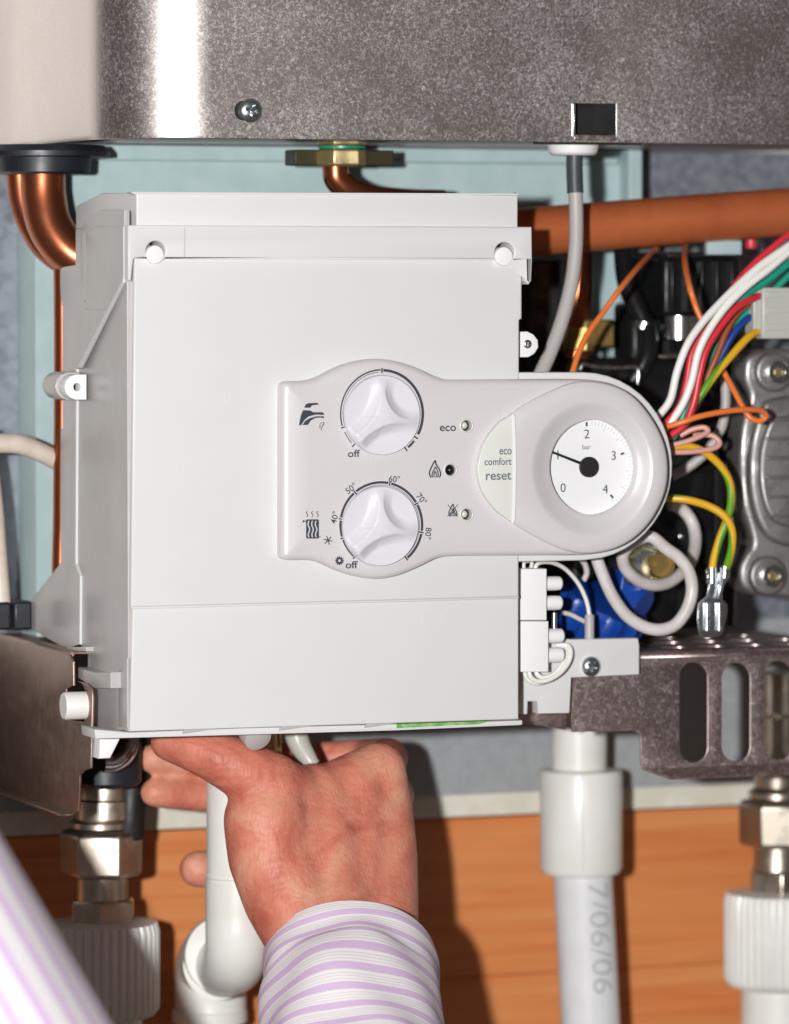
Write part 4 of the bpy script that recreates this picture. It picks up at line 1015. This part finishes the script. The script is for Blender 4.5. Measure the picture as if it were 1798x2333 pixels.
# white pvc pipe with socket
pv_ = thing('pvc_pipe', 'white plastic pipe with a thick socket and grey printed numbers hanging below the bracket', 'pipe', P(1346,2380,190))
YP = 190
lat('upper_stub', 1320, 1755, YP, [(64,1755),(65,1640),(65,1600)], 'pvc', pv_)
lat('socket', 1324, 1990, YP, [(72,1992),(90,1988),(97,1975),(97,1762),(94,1754),(66,1750)], 'pvc', pv_)
strokes('mould_line', [([(1327,1756),(1328,1982)], 1.6)], YP-24.7, 'pvcgrey', pv_)
tube('pipe', [(1329,1970,YP),(1329,2010,YP),(1338,2180,YP),(1348,2380,YP),(1366,2760,YP)], 70*K(YP)*1000, 'pvcgrey', pv_, 48, 4)
me = text_mesh('7/06/06', .004)
bm = bmesh.new(); bm.from_mesh(me); bmesh.ops.triangulate(bm, faces=bm.faces); bmesh.ops.subdivide_edges(bm, edges=bm.edges, cuts=3, use_grid_fill=True); bm.to_mesh(me); bm.free()
co = np.array([v.co[:] for v in me.vertices]); lo_ = co.min(0); hi_ = co.max(0)
rp = 70*K(YP); p0 = P(1331,2004,YP); p1 = P(1344,2255,YP); ln = (p1-p0); L0 = ln.length; dn = ln.normalized()
sc_ = L0/(hi_[0]-lo_[0])
for v in me.vertices:
    s_ = (v.co.x-lo_[0])*sc_; t = (v.co.y-(lo_[1]+hi_[1])/2)*sc_*.85       # reads downwards
    ang = R(-20.4+26) + t/rp
    rr = rp + .00012 + v.co.z*.01
    v.co = p0 + dn*s_ + Vector((math.sin(ang)*rr, -math.cos(ang)*rr, 0))
mesh_obj('print', me, 'paleprint', pv_, None)
# hand-side white pipe and bends
wp = thing('waste_pipe', 'white plastic pipe with a swept bend gripped by the hand', 'pipe', P(541,2270,128))
YW = 128
lat('pipe', 541, 2010, YW, [(70,2010),(70,1650)], 'pvc', wp)
lat('collar', 541, 2000, YW, [(70,2000),(73,1997),(73,1990),(70,1984)], 'pvc', wp)
kW = K(YW)
tube('bend', [(541,2004,YW),(541,2080,YW),(541,2150,YW+1),(534,2188,YW+14),(516,2200,YW+40),(500,2200,YW+62)], 73*kW*1000, 'pvc', wp, 40)
w2 = thing('waste_elbow', 'white plastic elbow behind the swept bend turning down past the wood wall', 'elbow', P(478,2400,200))
tube('elbow', [(500,2196,YW+48),(490,2188,YW+70),(482,2206,YW+84),(480,2260,YW+88),(480,2320,YW+88)], 82*K(200)*1000, 'pvc', w2, 40)
tube('socket_ring', [(510,2176,YW+40),(503,2174,YW+52)], 88*K(180)*1000, 'pvc', w2, 40, 2)
lat('pipe', 478, 2840, YW+88, [(70,2840),(70,2290)], 'pvc', w2)
lat('collar', 478, 2330, YW+88, [(70,2330),(86,2326),(86,2300),(70,2294)], 'pvc', w2)
# valves: nickel nuts + ribbed white cap
def ribs(n, d): return lambda a, r, h: r*(1-d*(.5+.5*math.cos(n*a))**2)
def valve(px, top, lab, Y, dy, full):
    v = thing('radiator_valve', lab, 'valve', P(px, 2400, Y), 'valves below the boiler')
    if full:
        lat('upper_union', px+8, 1865+dy, Y, [(66,1865+dy),(70,1862+dy),(70,1822+dy),(62,1818+dy),(64,1775+dy),(58,1740+dy)], 'nickel', v)
    else:
        lat('upper_union', px, 1800+dy, Y, [(56,1860+dy),(58,1820+dy),(58,1700+dy),(66,1690+dy),(66,1640+dy),(60,1600+dy)], 'nickel', v)
    lat('washer', px, 1888+dy, Y, [(60,1888+dy),(70,1884+dy),(70,1872+dy),(60,1864+dy)], 'nickel', v)
    lat('hex_nut', px, 1996+dy, Y, [(84,1996+dy),(93,1988+dy),(94,1900+dy),(84,1889+dy)], 'nickel', v, 6, smooth=20, bevel=1.0, rot=R(40))
    lat('neck', px, 2050+dy, Y, [(62,2056+dy),(60,2040+dy),(60,1992+dy)], 'nickel', v)
    lat('hex_nut', px+4, 2112+dy, Y, [(70,2112+dy),(78,2106+dy),(78,2052+dy),(70,2046+dy)], 'nickel', v, 6, smooth=20, bevel=1.0, rot=R(10))
    lat('ribbed_cap', px+2, 2305+dy, Y, [(96,2318+dy),(118,2312+dy),(130,2296+dy),(131,2120+dy),(126,2102+dy),(80,2096+dy)], 'pvc', v, 400, rib=lambda a,r,h: r*(1-.05*(.5+.5*math.cos(40*a))**3) if r > 30 else r, smooth=60)
    lat('pipe', px+2, 2840, Y, [(92,2840),(92,2300+dy)], 'pvc', v)
    return v
valve(231, 0, 'metal nut valve with ribbed white cap beside the striped sleeve', 178, 0, True)
valve(1772, 0, 'metal nut valve with ribbed white cap under the slotted bracket', 178, -68, False)
# dark hose ring with chrome bend under the box corner
hs = thing('flexible_hose', 'black rubber hose end with a chrome bend under the box corner', 'hose', P(250,1790,150))
lat('rubber_ring', 242, 1772, 150, [(70,1790),(80,1780),(80,1690),(74,1650)], 'rubber', hs)
tube('chrome_bend', [(236,1740,118),(262,1738,118),(285,1722,118),(296,1696,120),(298,1660,124)], 5.0, 'chrome', hs, 18)
tag(tube('copper_pipe', [(300,1640,170),(300,1760,170),(296,1860,170),(292,1905,172)], 9, 'black', None, 20), 'dark hose hanging behind the metal nut valve', 'hose')
# small things seen in the gap between thumb and finger
kb = P(584,1686,60)
tag(lathe('knob_end', P(584,1676,28), (.1,-.9,-.5), [(8,-22),(8.4,0),(7.6,3),(4,4.4)], 'grey', None, 32), 'rounded grey cable end between the thumb and the box', 'cable end')
tag(lathe('brass_stub', P(622,1716,105), (0,0,1), [(5,0),(5,22)], 'brass', None, 24), 'small pale brass stub in the gap above the hand', 'fitting')
tag(tube('clear_tube', [(668,1640,95),(680,1690,92),(704,1730,86),(716,1745,84)], [7,6.5,5,4], 'nylon', None, 16), 'pale translucent tube in the hollow of the hand', 'tube')

# ================================================================== PERSON
per = thing('person', 'person in a lilac striped shirt reaching up under the control box', 'person', P(790,2420,-40))
def capsule(bm, A, ra, B, rb):
    d = B-A; L_ = d.length; q = d.to_track_quat('Z','Y').to_matrix() if L_ > 1e-6 else Matrix.Identity(3)
    NA, NB = 20, 7; rings = []
    for i in range(1, NB+1):
        t = math.pi/2*i/NB; rings.append((ra*math.sin(t), -ra*math.cos(t), 0))
    for i in range(0, NB):
        t = math.pi/2*i/NB; rings.append((rb*math.cos(t), L_+rb*math.sin(t), 1))
    vs_ = []
    v0 = bm.verts.new(A + q@Vector((0,0,-ra)))
    for r_, h, _ in rings:
        vs_.append([bm.verts.new(A + q@Vector((r_*math.cos(2*math.pi*k/NA), r_*math.sin(2*math.pi*k/NA), h))) for k in range(NA)])
    v1 = bm.verts.new(A + q@Vector((0,0,L_+rb)))
    for k in range(NA): bm.faces.new((v0, vs_[0][(k+1)%NA], vs_[0][k])); bm.faces.new((v1, vs_[-1][k], vs_[-1][(k+1)%NA]))
    for i in range(len(vs_)-1):
        for k in range(NA): bm.faces.new((vs_[i][k], vs_[i][(k+1)%NA], vs_[i+1][(k+1)%NA], vs_[i+1][k]))
chains = [
  [(862,1754,74,16),(868,1850,68,18.5),(870,1950,56,20.5),(862,2050,44,23),(845,2160,26,27),(830,2300,0,31),(826,2480,-36,33),(832,2700,-86,36),(838,2960,-140,40)],
  [(800,1800,70,20),(806,1930,58,23),(800,2060,44,26),(790,2180,26,31),(790,2320,0,34),(796,2480,-34,35)],
  [(716,1826,66,22),(730,1920,57,25.5),(742,2040,44,28),(755,2160,26,31),(775,2320,0,33)],
  [(672,1850,60,22),(672,1940,54,26),(705,2060,44,26),(745,2160,24,27)],
  [(620,1800,52,19),(606,1870,50,24),(618,1950,48,24.5),(655,2040,40,25.5),(705,2140,24,24),(750,2230,6,27)],
  [(700,1836,64,20),(760,1812,68,19),(820,1780,72,18),(862,1754,74,16)],
  [(770,1880,62,23),(840,1860,66,20)],
  [(618,1792,54,19.5),(560,1758,54,17),(500,1728,56,15),(440,1706,62,12.8),(385,1690,74,11)],
  [(640,1800,56,18),(690,1830,62,19)],
  [(864,1752,74,15),(886,1725,104,11.5),(830,1722,142,10),(640,1730,162,9.6),(450,1728,160,9.6),(345,1728,156,8.8)],
  [(880,1830,76,14),(900,1810,108,11.5),(840,1806,146,10.2),(640,1812,164,9.8),(450,1812,160,9.8),(352,1806,154,8.8)],
  [(890,2010,52,14),(906,1990,92,12),(850,1982,136,11),(680,1978,160,10.6),(500,1980,160,11),(450,1980,158,11)],
]
bm = bmesh.new()
for ch in chains:
    for a_, b_2 in zip(ch[:-1], ch[1:]): capsule(bm, P(*a_[:3]), a_[3]*.001, P(*b_2[:3]), b_2[3]*.001)
me = bpy.data.meshes.new('hand'); bm.to_mesh(me); bm.free()
hand = mesh_obj('hand', me, 'skin', per, 180)
rm = hand.modifiers.new('Remesh','REMESH'); rm.mode = 'VOXEL'; rm.voxel_size = .0016; rm.use_smooth_shade = True
sm = hand.modifiers.new('Smooth','SMOOTH'); sm.factor = .5; sm.iterations = 30

def sleeve(name, path, rad, mat, fold, nring=90, nseg=96, squash=1.0, tilt=None, uvr=None):
    c = [Vector(p) for p in crom(path, nring//(len(path)-1))]; rr = [float(x[0]) for x in crom([(r,) for r in rad], nring//(len(rad)-1))]
    V = []; Fc = []; U = []; ln = 0; prev = None; lens = []
    T = [(c[min(i+1,len(c)-1)]-c[max(i-1,0)]).normalized() for i in range(len(c))]
    ref = Vector((1,0,0)); nrm = (ref-T[0]*ref.dot(T[0])).normalized()
    for i, p in enumerate(c):
        if i: ln += (p-c[i-1]).length
        lens.append(ln); nrm = (nrm-T[i]*nrm.dot(T[i])).normalized(); bi = T[i].cross(nrm)
        for k in range(nseg):
            a = 2*math.pi*k/nseg; r_ = rr[i]*.001*(1+fold(a, ln))
            V.append(p+nrm*math.cos(a)*r_+bi*math.sin(a)*r_*squash)
    for i in range(len(c)-1):
        for k in range(nseg):
            k2 = (k+1)%nseg; Fc.append((i*nseg+k, i*nseg+k2, (i+1)*nseg+k2, (i+1)*nseg+k))
            ua, ub = (k/nseg)*(uvr or 1), ((k+1)/nseg)*(uvr or 1)
            def w(a, l): return l + .0016*math.sin(2*a*2*math.pi/(uvr or 1)+9*l) if not uvr else l
            U.append(((ua,w(ua,lens[i])),(ub,w(ub,lens[i])),(ub,w(ub,lens[i+1])),(ua,w(ua,lens[i+1]))))
    o = raw(name, V, Fc, mat, per, 80, uv=U)
    s = o.modifiers.new('S','SOLIDIFY'); s.thickness = .0016; s.offset = -1
    return o
def fold1(a, l):
    e = 1 if l < .010 else 0
    f = .022*math.sin(3*a+38*l)+.016*math.sin(5*a-70*l+1)+.030*math.sin(2*a+1.3)*math.sin(85*l+2.2*math.sin(a+.6))+.012*math.sin(7*a+120*l)
    return f*min(1, l/.025+.15) + .014*math.exp(-((l-.006)/.005)**2)
sleeve('sleeve', [P(794,2186,24), P(798,2260,6), P(802,2350,-18), P(812,2600,-70), P(832,3000,-155)], [48,49,51,56,58], 'sleeve', fold1, 128)
# other arm, close to the camera at the lower left
def fold2(a, l): return .015*math.sin(3*a+14*l)+.010*math.sin(5*a-23*l)
sleeve('sleeve', [P(-545,1545,-250), P(-250,2036,-260), P(15,2489,-270), P(205,2816,-275), P(380,3110,-280)], [58,59,60,62,64], 'sleeve2', fold2, 80, uvr=.37)

SC.render.engine = 'CYCLES'
